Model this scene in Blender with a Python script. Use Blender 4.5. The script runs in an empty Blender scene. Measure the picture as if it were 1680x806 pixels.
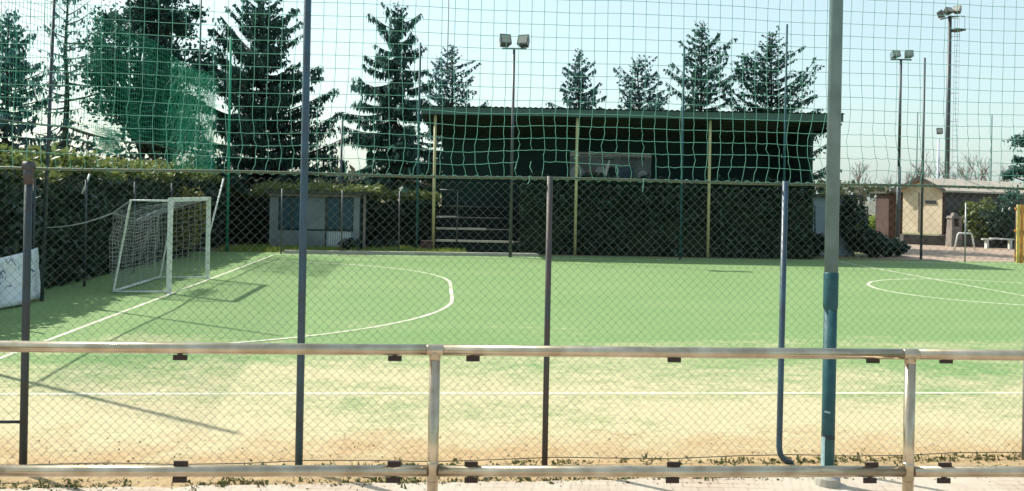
import bpy, math, random
from mathutils import Vector, Matrix, noise

R = math.radians
rnd = random.Random(7)
scene = bpy.context.scene
COL = scene.collection

# ------------------------------------------------------------------ camera
FPX = 1390.0            # focal length in photo pixels (1680 wide)
H = 2.225               # eye height above the pitch
ROLL = 0.019
PX0, PY0 = 840.0, 318.0  # where the level optical axis meets the photo
cam_d = bpy.data.cameras.new('camera')
cam = bpy.data.objects.new('camera', cam_d); COL.objects.link(cam)
cam.matrix_world = Matrix.Translation((0, 0, H)) @ Matrix.Rotation(R(90), 4, 'X') @ Matrix.Rotation(ROLL, 4, 'Z')
cam_d.sensor_width = 36.0
cam_d.lens = 36.0 * FPX / 1680.0
cam_d.shift_y = -(403.0 - PY0) / 1680.0
cam_d.clip_start = 0.05; cam_d.clip_end = 3000
scene.camera = cam

# ------------------------------------------------------------------ world, sun, exposure
SUN_EL, SUN_AZ = R(44), R(-58)          # azimuth measured from +Y towards +X
SUN = Vector((math.sin(SUN_AZ) * math.cos(SUN_EL), math.cos(SUN_AZ) * math.cos(SUN_EL), math.sin(SUN_EL)))
w = bpy.data.worlds.new("World"); scene.world = w; w.use_nodes = True
nt = w.node_tree; nt.nodes.clear()
sky = nt.nodes.new('ShaderNodeTexSky'); sky.sky_type = 'NISHITA'; sky.sun_disc = False
sky.sun_elevation = SUN_EL; sky.sun_rotation = SUN_AZ
sky.air_density = 1.0; sky.dust_density = 2.4; sky.ozone_density = 0.8; sky.altitude = 100
tint = nt.nodes.new('ShaderNodeMix'); tint.data_type = 'RGBA'; tint.blend_type = 'MULTIPLY'
tint.inputs[0].default_value = 1.0; tint.inputs[7].default_value = (1.04, 1.16, 1.03, 1)
bg = nt.nodes.new('ShaderNodeBackground'); bg.inputs[1].default_value = 0.13
wo = nt.nodes.new('ShaderNodeOutputWorld')
veil = nt.nodes.new('ShaderNodeMix'); veil.data_type = 'RGBA'; veil.inputs[0].default_value = 0.5
veil.inputs[7].default_value = (3.9, 4.75, 4.95, 1)          # thin even cloud veil
nt.links.new(sky.outputs[0], tint.inputs[6]); nt.links.new(tint.outputs[2], veil.inputs[6]); nt.links.new(veil.outputs[2], bg.inputs[0]); nt.links.new(bg.outputs[0], wo.inputs[0])
sd = bpy.data.lights.new('sun', 'SUN'); sd.energy = 4.6; sd.angle = R(0.5); sd.color = (1.0, 0.95, 0.84)
so = bpy.data.objects.new('sun', sd); COL.objects.link(so); so.rotation_mode = 'QUATERNION'
so.rotation_quaternion = SUN.to_track_quat('Z', 'Y'); so.location = SUN * 60
vs = scene.view_settings
vs.view_transform = 'Standard'; vs.look = 'None'; vs.exposure = 0.65; vs.gamma = 1.0; vs.use_curve_mapping = False

# ------------------------------------------------------------------ helpers: measuring
def ray(px, py):
    a, b = px - PX0, PY0 - py
    c, s = math.cos(ROLL), math.sin(ROLL)
    return Vector(((a * c - b * s) / FPX, 1.0, (a * s + b * c) / FPX))
def at(px, py, d):
    r = ray(px, py); return Vector((r.x * d, d, H + r.z * d))
def gp(px, py, z=0.0):
    r = ray(px, py); d = (z - H) / r.z; return Vector((r.x * d, d, z))
GC = Vector((-7.2, 19.1, 0))                       # centre of the goal line
UV = Vector((0.9964, 0.085, 0)); NV = Vector((-0.085, 0.9964, 0))
def P(u, v, z=0.0):
    p = GC + UV * u + NV * v; p.z = z; return p
YAW = math.atan2(0.085, 0.9964)

# ------------------------------------------------------------------ helpers: materials
def mat(name, color, rough=0.7, metal=0.0, var=0.0, scale=5.0, color2=None, bump=0.0, bscale=None, trans=0.0, spec=0.5, detail=4):
    m = bpy.data.materials.new(name); m.use_nodes = True
    n = m.node_tree; bs = n.nodes['Principled BSDF']
    bs.inputs['Roughness'].default_value = rough; bs.inputs['Metallic'].default_value = metal
    bs.inputs['Specular IOR Level'].default_value = spec
    bs.inputs['Base Color'].default_value = (*color, 1)
    tc = n.nodes.new('ShaderNodeNewGeometry')
    if var > 0 or color2:
        nz = n.nodes.new('ShaderNodeTexNoise'); nz.inputs['Scale'].default_value = scale; nz.inputs['Detail'].default_value = detail
        n.links.new(tc.outputs['Position'], nz.inputs['Vector'])
        rp = n.nodes.new('ShaderNodeValToRGB'); rp.color_ramp.elements[0].position = 0.32; rp.color_ramp.elements[1].position = 0.68
        c2 = color2 if color2 else tuple(c * (1 - var) for c in color)
        c1 = color if color2 else tuple(min(1, c * (1 + var)) for c in color)
        rp.color_ramp.elements[0].color = (*c2, 1); rp.color_ramp.elements[1].color = (*c1, 1)
        n.links.new(nz.outputs[0], rp.inputs[0]); n.links.new(rp.outputs[0], bs.inputs['Base Color'])
    if bump > 0:
        b2 = n.nodes.new('ShaderNodeTexNoise'); b2.inputs['Scale'].default_value = bscale or scale * 4; b2.inputs['Detail'].default_value = 5
        n.links.new(tc.outputs['Position'], b2.inputs['Vector'])
        bp = n.nodes.new('ShaderNodeBump'); bp.inputs['Strength'].default_value = bump; bp.inputs['Distance'].default_value = 0.02
        n.links.new(b2.outputs[0], bp.inputs['Height']); n.links.new(bp.outputs[0], bs.inputs['Normal'])
    if trans > 0:
        tr = n.nodes.new('ShaderNodeBsdfTranslucent'); mx = n.nodes.new('ShaderNodeMixShader'); mx.inputs[0].default_value = trans
        tr.inputs[0].default_value = (*[min(1, c * 1.6) for c in color], 1)
        out = n.nodes['Material Output']
        n.links.new(bs.outputs[0], mx.inputs[1]); n.links.new(tr.outputs[0], mx.inputs[2]); n.links.new(mx.outputs[0], out.inputs[0])
    return m

M = {}
M['ground'] = mat('ground_mat', (0.13, 0.15, 0.05), 0.95, var=0.35, scale=0.4, color2=(0.2, 0.16, 0.09))
M['dirt'] = mat('dirt_mat', (0.38, 0.28, 0.215), 0.95, scale=1.6, color2=(0.26, 0.19, 0.15), bump=0.5)
M['grass'] = mat('grass_mat', (0.22, 0.28, 0.05), 0.8, scale=0.8, color2=(0.12, 0.2, 0.04), trans=0.35)
M['line'] = mat('line_paint', (0.68, 0.69, 0.56), 0.9, scale=1.6, color2=(0.46, 0.50, 0.34), bump=0.2, spec=.1, detail=8)
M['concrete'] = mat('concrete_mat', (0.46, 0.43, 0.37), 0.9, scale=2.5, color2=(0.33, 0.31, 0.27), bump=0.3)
M['kerb'] = mat('kerb_mat', (0.33, 0.28, 0.21), 0.95, scale=5, color2=(0.17, 0.15, 0.11), bump=0.5)
M['steel'] = mat('railing_steel', (0.56, 0.49, 0.385), 0.22, 0.80, scale=7.0, color2=(0.36, 0.29, 0.205), detail=8, bump=0.05, bscale=14)
M['clip'] = mat('clip_mat', (0.020, 0.006, 0.004), 0.55, var=0.3, scale=20)
M['post_dark'] = mat('post_dark_paint', (0.026, 0.05, 0.062), 0.5, scale=7, color2=(0.03, 0.036, 0.038), bump=0.1)
M['post_blue'] = mat('post_blue_paint', (0.035, 0.085, 0.13), 0.4, scale=6, color2=(0.03, 0.05, 0.07), bump=0.1)
M['post_rust'] = mat('post_rusty_paint', (0.07, 0.05, 0.045), 0.6, scale=6, color2=(0.045, 0.055, 0.062), bump=0.1)
M['post_grey'] = mat('post_grey_zinc', (0.30, 0.31, 0.32), 0.45, 0.5, var=0.2, scale=8)
M['pole_grey'] = mat('pole_grey_paint', (0.17, 0.25, 0.26), 0.6, scale=5, color2=(0.12, 0.18, 0.185), spec=.15)
M['pole_teal'] = mat('pole_teal_paint', (0.016, 0.070, 0.088), 0.5, scale=9, color2=(0.030, 0.095, 0.105), bump=0.2, spec=.25)
M['pole_peel'] = mat('pole_peeled_patch', (0.25, 0.38, 0.40), 0.5, var=0.2, scale=20)
M['rust'] = mat('rust_mat', (0.07, 0.045, 0.03), 0.8, var=0.4, scale=20)
M['wire'] = mat('wire_green', (0.095, 0.118, 0.10), 0.6, 0.0, var=0.15, scale=3, spec=.3)
M['raildk'] = mat('fence_rail_green', (0.06, 0.09, 0.06), 0.45, 0.2, scale=4, color2=(0.10, 0.12, 0.07))
M['net'] = mat('net_green', (0.20, 0.39, 0.33), 0.7, var=0.12, scale=1.5, trans=0.5, spec=.2)
M['net_far'] = mat('net_far_green', (0.04, 0.30, 0.21), 0.6, var=0.2, scale=0.7, trans=0.4)
M['white'] = mat('goal_white', (0.74, 0.76, 0.72), 0.45, scale=4, color2=(0.6, 0.62, 0.57))
M['goalnet'] = mat('goal_net_grey', (0.21, 0.235, 0.235), 0.8, var=0.15, scale=4)
M['sheet'] = mat('sheet_cloth', (0.70, 0.72, 0.75), 0.85, scale=2.6, color2=(0.55, 0.60, 0.68), bump=0.4, bscale=5)
M['print'] = mat('sheet_print', (0.10, 0.12, 0.28), 0.9, var=0.3, scale=20)
M['weed'] = mat('weed_mat', (0.085, 0.11, 0.03), 0.8, scale=7, color2=(0.11, 0.07, 0.035), trans=.2)
M['litter'] = mat('litter_mat', (0.10, 0.06, 0.03), 0.9, scale=12, color2=(0.22, 0.17, 0.10))
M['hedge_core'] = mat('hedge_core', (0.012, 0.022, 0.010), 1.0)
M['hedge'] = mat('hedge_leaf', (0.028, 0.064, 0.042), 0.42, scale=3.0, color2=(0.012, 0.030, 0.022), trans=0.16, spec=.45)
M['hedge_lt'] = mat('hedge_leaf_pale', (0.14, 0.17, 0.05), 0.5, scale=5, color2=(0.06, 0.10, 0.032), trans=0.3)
M['shrub_y'] = mat('shrub_yellow_leaf', (0.24, 0.21, 0.05), 0.6, scale=2.5, color2=(0.10, 0.13, 0.03), trans=0.3)
M['bark'] = mat('bark_mat', (0.05, 0.045, 0.036), 0.95, var=0.4, scale=8, bump=0.5)
M['needle'] = mat('needle_dark', (0.042, 0.115, 0.10), 0.6, scale=2.2, color2=(0.030, 0.060, 0.042), trans=0.4)
M['needle_b'] = mat('needle_blue', (0.06, 0.14, 0.15), 0.6, scale=2.2, color2=(0.04, 0.08, 0.075), trans=0.4)
M['leaf_dk'] = mat('leaf_dark', (0.030, 0.095, 0.075), 0.55, scale=0.7, color2=(0.016, 0.054, 0.046), trans=0.35)
M['twig'] = mat('twig_mat', (0.13, 0.11, 0.09), 0.9, var=0.25, scale=2)
M['wood_far'] = mat('far_wood_leaf', (0.06, 0.075, 0.04), 0.8, scale=0.15, color2=(0.10, 0.085, 0.055), trans=0.2)
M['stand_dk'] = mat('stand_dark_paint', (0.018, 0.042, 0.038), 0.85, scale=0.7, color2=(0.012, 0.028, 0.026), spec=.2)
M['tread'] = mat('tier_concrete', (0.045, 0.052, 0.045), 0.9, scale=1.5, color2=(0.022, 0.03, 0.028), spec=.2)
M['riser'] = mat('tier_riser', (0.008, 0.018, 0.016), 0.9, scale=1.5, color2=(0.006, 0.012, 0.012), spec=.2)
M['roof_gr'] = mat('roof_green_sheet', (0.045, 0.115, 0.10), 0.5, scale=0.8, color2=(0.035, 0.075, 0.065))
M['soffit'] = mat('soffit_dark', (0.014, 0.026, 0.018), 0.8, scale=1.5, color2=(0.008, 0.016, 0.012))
M['soffit_y'] = mat('soffit_end_yellow', (0.20, 0.16, 0.05), 0.8, scale=1.5, color2=(0.12, 0.11, 0.04))
M['col_y'] = mat('column_yellow', (0.52, 0.47, 0.24), 0.6, scale=2, color2=(0.36, 0.33, 0.17))
M['wall_w'] = mat('dugout_white', (0.20, 0.23, 0.245), 0.8, scale=1.5, color2=(0.13, 0.155, 0.17))
M['panel_t'] = mat('panel_teal', (0.014, 0.062, 0.088), 0.4, scale=1.2, color2=(0.010, 0.045, 0.07))
M['roof_dk'] = mat('roof_dark_felt', (0.05, 0.055, 0.04), 0.9, var=0.3, scale=2)
M['cabin'] = mat('cabin_pale_blue', (0.30, 0.38, 0.46), 0.7, scale=1.2, color2=(0.22, 0.29, 0.36))
M['cream'] = mat('shed_cream', (0.74, 0.63, 0.45), 0.85, scale=1.5, color2=(0.60, 0.50, 0.36), bump=0.2)
M['roof_cr'] = mat('shed_roof_sheet', (0.52, 0.44, 0.36), 0.85, scale=0.8, color2=(0.40, 0.34, 0.29))
M['brown'] = mat('brown_boards', (0.055, 0.026, 0.022), 0.8, var=0.3, scale=3)
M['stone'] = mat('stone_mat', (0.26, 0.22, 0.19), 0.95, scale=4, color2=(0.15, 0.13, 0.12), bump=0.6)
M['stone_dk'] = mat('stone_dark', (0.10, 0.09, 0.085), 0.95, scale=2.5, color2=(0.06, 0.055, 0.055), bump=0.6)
M['board_w'] = mat('board_white', (0.66, 0.66, 0.62), 0.8, scale=1.5, color2=(0.52, 0.53, 0.50))
M['orange'] = mat('slat_orange', (0.55, 0.22, 0.04), 0.6, var=0.2, scale=3)
M['yellow'] = mat('slat_yellow', (0.62, 0.46, 0.12), 0.6, var=0.15, scale=3)
M['lamp_case'] = mat('lamp_case', (0.10, 0.10, 0.09), 0.4, 0.3, var=0.2, scale=6)
M['lamp_glass'] = mat('lamp_glass', (0.30, 0.30, 0.27), 0.25, 0.0, var=0.05, scale=3)
M['pole_dk'] = mat('pole_dark_zinc', (0.075, 0.085, 0.09), 0.5, 0.4, var=0.2, scale=1)
M['ladder'] = mat('ladder_pale', (0.55, 0.58, 0.68), 0.5, 0.3, var=0.1, scale=2)
M['poster'] = mat('poster_paper', (0.20, 0.24, 0.23), 0.7, scale=2.2, color2=(0.12, 0.15, 0.15))
M['poster_h'] = mat('poster_header', (0.50, 0.53, 0.50), 0.7, scale=2.2, color2=(0.24, 0.27, 0.26))
M['poster_b'] = mat('poster_blue', (0.06, 0.10, 0.14), 0.7, var=0.3, scale=6)
M['poster_r'] = mat('poster_rose', (0.26, 0.17, 0.16), 0.7, var=0.3, scale=6)
M['ink'] = mat('ink_dark', (0.02, 0.03, 0.035), 0.8, var=0.2, scale=9)
M['figure'] = mat('figure_white', (0.85, 0.85, 0.80), 0.6, var=0.05, scale=4)

# turf: green carpet with sand worn through towards the near touchline
def turf_material():
    m = bpy.data.materials.new('turf_mat'); m.use_nodes = True
    n = m.node_tree; L = n.links; bs = n.nodes['Principled BSDF']
    bs.inputs['Roughness'].default_value = 0.9; bs.inputs['Specular IOR Level'].default_value = 0.15
    geo = n.nodes.new('ShaderNodeNewGeometry')
    def math_(op, a, b=None, clamp=False):
        k = n.nodes.new('ShaderNodeMath'); k.operation = op; k.use_clamp = clamp
        for i, x in enumerate((a, b)):
            if x is None: continue
            if isinstance(x, (int, float)): k.inputs[i].default_value = x
            else: L.new(x, k.inputs[i])
        return k.outputs[0]
    def noise_(s, d=4, rough=0.55, vec=None):
        k = n.nodes.new('ShaderNodeTexNoise'); k.inputs['Scale'].default_value = s; k.inputs['Detail'].default_value = d
        k.inputs['Roughness'].default_value = rough
        L.new(vec if vec else geo.outputs['Position'], k.inputs['Vector']); return k.outputs[0]
    def mix_(f, a, b):
        k = n.nodes.new('ShaderNodeMix'); k.data_type = 'RGBA'
        if isinstance(f, (int, float)): k.inputs[0].default_value = f
        else: L.new(f, k.inputs[0])
        for i, x in ((6, a), (7, b)):
            if isinstance(x, tuple): k.inputs[i].default_value = (*x, 1)
            else: L.new(x, k.inputs[i])
        return k.outputs[2]
    dot = n.nodes.new('ShaderNodeVectorMath'); dot.operation = 'DOT_PRODUCT'; dot.inputs[1].default_value = NV
    sub = n.nodes.new('ShaderNodeVectorMath'); sub.operation = 'SUBTRACT'; sub.inputs[1].default_value = GC
    L.new(geo.outputs['Position'], sub.inputs[0]); L.new(sub.outputs[0], dot.inputs[0])
    v = dot.outputs['Value']
    mp = n.nodes.new('ShaderNodeMapping'); mp.inputs['Scale'].default_value = (0.5, 1.2, 1); L.new(geo.outputs['Position'], mp.inputs[0])
    big = noise_(0.55, 5, 0.6, mp.outputs[0])
    mid = noise_(4.0, 6, 0.75)
    fine = noise_(70, 3, 0.7)
    grain = noise_(16, 4, 0.75)
    # sand cover: rises from v=-7 to v=-11
    s0 = math_('MULTIPLY_ADD', v, -0.23); s0.node.inputs[2].default_value = -1.58
    s1 = math_('ADD', s0, math_('MULTIPLY', math_('SUBTRACT', big, 0.5), 2.6))
    s2 = math_('ADD', s1, math_('MULTIPLY', math_('SUBTRACT', mid, 0.5), 2.0))
    sand = math_('MULTIPLY', math_('MAXIMUM', math_('MINIMUM', s2, 1.0), 0.0), 0.90)
    green = mix_(mid, (0.112, 0.225, 0.078), (0.190, 0.285, 0.118))
    patch_ = noise_(9, 6, 0.7)
    green = mix_(math_('MULTIPLY', math_('SUBTRACT', 0.66, patch_), 2.9, True), green, (0.085, 0.19, 0.06))
    green = mix_(math_('MULTIPLY', big, 0.75), green, (0.240, 0.305, 0.150))
    sandc = mix_(mid, (0.41, 0.345, 0.21), (0.51, 0.445, 0.30))
    col = mix_(sand, green, sandc)
    # reddish earth along the near fence
    e0 = math_('MULTIPLY_ADD', v, -1.1); e0.node.inputs[2].default_value = -12.8
    e1 = math_('ADD', e0, math_('MULTIPLY', math_('SUBTRACT', noise_(1.3, 5, 0.65), 0.5), 3.2), True)
    col = mix_(math_('MULTIPLY', e1, 0.85), col, mix_(mid, (0.27, 0.165, 0.08), (0.47, 0.34, 0.19)))
    f0 = math_('MULTIPLY_ADD', grain, 1.1); f0.node.inputs[2].default_value = 0.50
    f1 = math_('MULTIPLY', f0, math_('ADD', math_('MULTIPLY', fine, 0.6), 0.70))
    fm = n.nodes.new('ShaderNodeMix'); fm.data_type = 'RGBA'; fm.blend_type = 'MULTIPLY'; fm.inputs[0].default_value = 1
    L.new(col, fm.inputs[6]); L.new(f1, fm.inputs[7]); L.new(fm.outputs[2], bs.inputs['Base Color'])
    bp = n.nodes.new('ShaderNodeBump'); bp.inputs['Strength'].default_value = 0.5; bp.inputs['Distance'].default_value = 0.01
    L.new(fine, bp.inputs['Height']); L.new(bp.outputs[0], bs.inputs['Normal'])
    return m
M['turf'] = turf_material()

def paving_material():
    m = bpy.data.materials.new('paving_mat'); m.use_nodes = True
    n = m.node_tree; L = n.links; bs = n.nodes['Principled BSDF']; bs.inputs['Roughness'].default_value = 0.9
    geo = n.nodes.new('ShaderNodeNewGeometry')
    br = n.nodes.new('ShaderNodeTexBrick'); br.inputs['Scale'].default_value = 3.2
    br.inputs['Color1'].default_value = (0.50, 0.40, 0.32, 1); br.inputs['Color2'].default_value = (0.42, 0.33, 0.26, 1)
    br.inputs['Mortar'].default_value = (0.26, 0.19, 0.14, 1); br.inputs['Mortar Size'].default_value = 0.02
    br.inputs['Mortar Smooth'].default_value = 0.6
    br.offset = 0.5; br.inputs['Brick Width'].default_value = 0.62; br.inputs['Row Height'].default_value = 0.30
    L.new(geo.outputs['Position'], br.inputs['Vector'])
    nz = n.nodes.new('ShaderNodeTexNoise'); nz.inputs['Scale'].default_value = 1.1; nz.inputs['Detail'].default_value = 6
    nz.inputs['Roughness'].default_value = 0.65
    L.new(geo.outputs['Position'], nz.inputs['Vector'])
    rp = n.nodes.new('ShaderNodeValToRGB'); rp.color_ramp.elements[0].position = 0.40; rp.color_ramp.elements[1].position = 0.60
    L.new(nz.outputs[0], rp.inputs[0])
    mx = n.nodes.new('ShaderNodeMix'); mx.data_type = 'RGBA'; L.new(rp.outputs[0], mx.inputs[0])
    L.new(br.outputs[0], mx.inputs[6]); mx.inputs[7].default_value = (0.50, 0.43, 0.35, 1)
    L.new(mx.outputs[2], bs.inputs['Base Color'])
    bp = n.nodes.new('ShaderNodeBump'); bp.inputs['Strength'].default_value = 0.4; bp.inputs['Distance'].default_value = 0.01
    L.new(nz.outputs[0], bp.inputs['Height']); L.new(bp.outputs[0], bs.inputs['Normal'])
    return m
M['paving'] = paving_material()

# ------------------------------------------------------------------ helpers: meshes
class MB:
    def __init__(s): s.v = []; s.f = []; s.mi = []; s.k = 0
    def add(s, vs, fs):
        b = len(s.v); s.v.extend([tuple(x) for x in vs])
        s.f.extend([tuple(b + i for i in f) for f in fs]); s.mi.extend([s.k] * len(fs))
    def quad(s, a, b, c, d): s.add([a, b, c, d], [(0, 1, 2, 3)])
    def box(s, c, size, rz=0.0, taper=1.0):
        c = Vector(c); x, y, z = [k / 2 for k in size]; cs, sn = math.cos(rz), math.sin(rz); vs = []
        for dz, t in ((-z, 1), (z, taper)):
            for dx, dy in ((-x, -y), (x, -y), (x, y), (-x, y)):
                dx2, dy2 = dx * t, dy * t
                vs.append((c.x + dx2 * cs - dy2 * sn, c.y + dx2 * sn + dy2 * cs, c.z + dz))
        s.add(vs, [(3, 2, 1, 0), (4, 5, 6, 7), (0, 1, 5, 4), (1, 2, 6, 5), (2, 3, 7, 6), (3, 0, 4, 7)])
    def tube(s, pts, r, n=8, cap=True):
        pts = [Vector(p) for p in pts]
        rs = r if isinstance(r, (list, tuple)) else [r] * len(pts)
        b = len(s.v); prev = None
        for i, p in enumerate(pts):
            t = (pts[min(i + 1, len(pts) - 1)] - pts[max(i - 1, 0)])
            if t.length < 1e-9: t = Vector((0, 0, 1))
            t.normalize()
            if prev is None:
                up = Vector((0, 0, 1)) if abs(t.z) < 0.9 else Vector((1, 0, 0))
                e1 = t.cross(up).normalized()
            else:
                e1 = (prev - t * prev.dot(t))
                e1 = e1.normalized() if e1.length > 1e-6 else t.orthogonal().normalized()
            prev = e1; e2 = t.cross(e1)
            for k in range(n):
                a = 2 * math.pi * k / n
                s.v.append(tuple(p + (e1 * math.cos(a) + e2 * math.sin(a)) * rs[i]))
        nf = 0
        for i in range(len(pts) - 1):
            for k in range(n):
                k2 = (k + 1) % n
                s.f.append((b + i * n + k, b + i * n + k2, b + (i + 1) * n + k2, b + (i + 1) * n + k)); nf += 1
        if cap and n > 2:
            s.f.append(tuple(b + k for k in reversed(range(n)))); e = b + (len(pts) - 1) * n
            s.f.append(tuple(e + k for k in range(n))); nf += 2
        s.mi.extend([s.k] * nf)
    def prism(s, poly, vec):
        n = len(poly); a = [Vector(p) for p in poly]; b = [p + Vector(vec) for p in a]
        s.add(a + b, [tuple(reversed(range(n))), tuple(range(n, 2 * n))] + [(i, (i + 1) % n, (i + 1) % n + n, i + n) for i in range(n)])
    def leaf(s, c, size, nrm=None, asp=1.6, rg=rnd):
        if nrm is None:
            nrm = Vector((rg.gauss(0, 1), rg.gauss(0, 1), rg.gauss(0, 1) + 0.4))
        else:
            nrm = Vector(nrm) + Vector((rg.gauss(0, .5), rg.gauss(0, .5), rg.gauss(0, .5)))
        if nrm.length < 1e-6: nrm = Vector((0, 0, 1))
        nrm.normalize(); e = nrm.orthogonal().normalized(); e = Matrix.Rotation(rg.uniform(0, 6.28), 3, nrm) @ e
        g = nrm.cross(e); L = size * asp / 2; W = size / 2; c = Vector(c)
        s.add([c - e * L, c + g * W + nrm * W * .2, c + e * L, c - g * W + nrm * W * .2], [(0, 1, 2, 3)])
    def build(s, name, m, parent=None, smooth=False):
        me = bpy.data.meshes.new(name); me.from_pydata(s.v, [], s.f); me.update()
        for mm in (m if isinstance(m, (list, tuple)) else [m]): me.materials.append(mm)
        if len(set(s.mi)) > 1: me.polygons.foreach_set('material_index', s.mi)
        if smooth: me.polygons.foreach_set('use_smooth', [True] * len(me.polygons))
        o = bpy.data.objects.new(name, me); COL.objects.link(o)
        if parent:
            o.parent = parent
            o.matrix_parent_inverse = parent.matrix_basis.inverted()
        return o

def tag(o, label, cat, group=None, kind=None):
    o['label'] = label; o['category'] = cat
    if group: o['group'] = group
    if kind: o['kind'] = kind
    return o
def thing(name, loc, label, cat, group=None):
    o = bpy.data.objects.new(name, None); o.location = loc; o.empty_display_size = 0.2; COL.objects.link(o)
    return tag(o, label, cat, group)
def struct(name, mb, m, smooth=False):
    o = mb.build(name, m, None, smooth); o['kind'] = 'structure'; return o

# ------------------------------------------------------------------ the setting
g = MB(); g.quad((-900, -60, -0.008), (900, -60, -0.008), (900, 1500, -0.008), (-900, 1500, -0.008)); struct('ground', g, M['ground'])
PITCH_Z = 0.0
t = MB(); t.quad(P(-3.2, -13.4), P(44, -13.4), P(44, 10.75), P(-3.2, 10.75)); struct('turf_pitch', t, M['turf'])
# dirt yard on the right beyond the pitch
d = MB(); pts = [gp(1440, 424, -0.004), gp(1760, 437, -0.004), gp(1760, 391, -0.004), gp(1470, 391, -0.004)]
d.quad(*pts); struct('dirt_yard', d, M['dirt'])

LZ = 0.004
def strip(mb, pts, wd, z=LZ):
    n = len(pts)
    for i in range(n - 1):
        a, b = pts[i], pts[i + 1]; t_ = (b - a).normalized(); s_ = Vector((-t_.y, t_.x, 0)) * wd / 2
        if i == 0: pl, pr = a + s_, a - s_
        if i < n - 2:
            t2 = (pts[i + 2] - b).normalized(); m_ = (t_ + t2).normalized(); s2 = Vector((-m_.y, m_.x, 0)) * wd / 2
        else: s2 = s_
        nl, nr = b + s2, b - s2
        for q in (pl, pr, nl, nr): q.z = z
        mb.quad(pr, nr, nl, pl); pl, pr = nl, nr
ln = MB()
def arc(c, r, a0, a1, n=40): return [c + UV * (r * math.cos(a0 + (a1 - a0) * i / n)) + NV * (r * math.sin(a0 + (a1 - a0) * i / n)) for i in range(n + 1)]
VN, VF = -10.25, 9.75
strip(ln, [P(0, VN), P(0, VF)], 0.075)                                         # goal line
strip(ln, [P(0.05, VN), P(40, VN)], 0.07, 0.004)                              # near touchline
strip(ln, [P(0.05, VF), P(40, VF)], 0.08, 0.004)                              # far touchline
V0 = -0.45
D = arc(P(0, V0 - 1.5), 5.85, -math.pi * .39, 0) + arc(P(0, V0 + 1.5), 5.85, 0, math.pi / 2)
strip(ln, D, 0.075, 0.007)                                                     # penalty area
strip(ln, arc(P(19.6, 0.6), 3.0, 0, 2 * math.pi, 72), 0.08, 0.004)            # centre circle
strip(ln, [P(19.3, VN), P(19.9, VF)], 0.08, 0.007)                            # halfway line
struct('pitch_markings', ln, M['line'])

# near pavement and the kerb under the fence
FD = lambda x: 6.95 + 0.10 * x
def F(x, z=0.0, off=0.0): return Vector((x, FD(x) + off, z))
pv = MB(); rg = random.Random(2); n_ = 140; EDGE = []
for i in range(n_ + 1):
    x = -7 + 14 * i / n_; EDGE.append(F(x, .012, -.43 + .045 * noise.noise(Vector((x * 2.2, 0, 7))) + .03 * noise.noise(Vector((x * 9, 0, 3)))))
for a, b in zip(EDGE[:-1], EDGE[1:]): pv.quad((a.x, -8, .012), (b.x, -8, .012), b, a)
struct('pavement', pv, M['paving'])
# white kerb along the far touchline
kf = MB()
a, b = P(0.2, 10.35), P(9.1, 10.35)
kf.prism([a + Vector((0, 0, -.02)), a + NV * .22 + Vector((0, 0, -.02)), a + NV * .22 + Vector((0, 0, .11)), a + Vector((0, 0, .11))], b - a)
struct('far_kerb', kf, M['concrete'])

# weeds and dry litter along the kerb
wd_ = MB(); rg = random.Random(3)
for i in range(3000):
    x = rg.uniform(-5.6, 5.8)
    den = 0.38 + 0.7 * noise.noise(Vector((x * 1.7, 3.1, 0))) + 0.5 * noise.noise(Vector((x * 6, 1.1, 0))) + (0.3 if x > 0.9 else 0)
    if rg.random() > den * 0.9: continue
    p = F(x, 0.0, rg.choice((-0.42, -0.42, -0.38, -0.30, -0.02, 0.03)) + rg.gauss(0, .045)); h = rg.uniform(.008, .030) * (2.2 if rg.random() < .08 else 1)
    for k in range(3):
        q = p + Vector((rg.gauss(0, .03), rg.gauss(0, .02), 0)); tp = q + Vector((rg.gauss(0, .025), rg.gauss(0, .02), h))
        sd_ = Vector((rg.uniform(.004, .012), rg.gauss(0, .004), 0))
        wd_.add([q - sd_, q + sd_, tp], [(0, 1, 2)])
    if rg.random() < .6: wd_.leaf(p + Vector((0, 0, h * .6)), rg.uniform(.015, .035), rg=rg)
o = wd_.build('kerb_weeds', M['weed']); tag(o, 'low weeds and dry leaves sprouting along the foot of the fence', 'weeds', None, 'stuff')
o['kind'] = 'stuff'
gb = MB()
for i in range(1500):
    x = rg.uniform(-5.4, 5.6); y_ = rg.choice((rg.gauss(-.36, .10), rg.gauss(.05, .22), rg.uniform(-.6, .9))); p = F(x, .016 if y_ < -.4 else .006, y_)
    gb.leaf(p, rg.uniform(.006, .018), (0, 0, 1), rg=rg)
o = gb.build('leaf_litter', M['litter']); o['kind'] = 'stuff'; o['label'] = 'dry leaves and grit scattered beside the fence'; o['category'] = 'litter'
dg = MB()
for i in range(900):
    p = Vector((rg.uniform(-9.8, -1), 0, 0)); p = P(p.x + 7.2 + 0.3, 10.9 + rg.uniform(0, 2.0))
    if noise.noise(p * 0.5) < -0.15 and rg.random() < .7: continue
    for k in range(4):
        q = p + Vector((rg.gauss(0, .08), rg.gauss(0, .05), 0)); tp = q + Vector((rg.gauss(0, .05), rg.gauss(0, .04), rg.uniform(.08, .24)))
        s_ = Vector((rg.uniform(.012, .03), 0, 0)); dg.add([q - s_, q + s_, tp], [(0, 1, 2)])
o = dg.build('grass_verge', M['grass']); o['kind'] = 'stuff'; o['label'] = 'sunlit yellow green grass verge beyond the far kerb'; o['category'] = 'grass'

# ------------------------------------------------------------------ vegetation builders
def clump_leaves(mb, c, rad, n, size, rg, flat=0.75):
    for i in range(n):
        v = Vector((rg.gauss(0, .45), rg.gauss(0, .45), rg.gauss(0, .45 * flat)))
        mb.leaf(Vector(c) + v * rad, size * rg.uniform(.6, 1.3), rg=rg)

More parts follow.
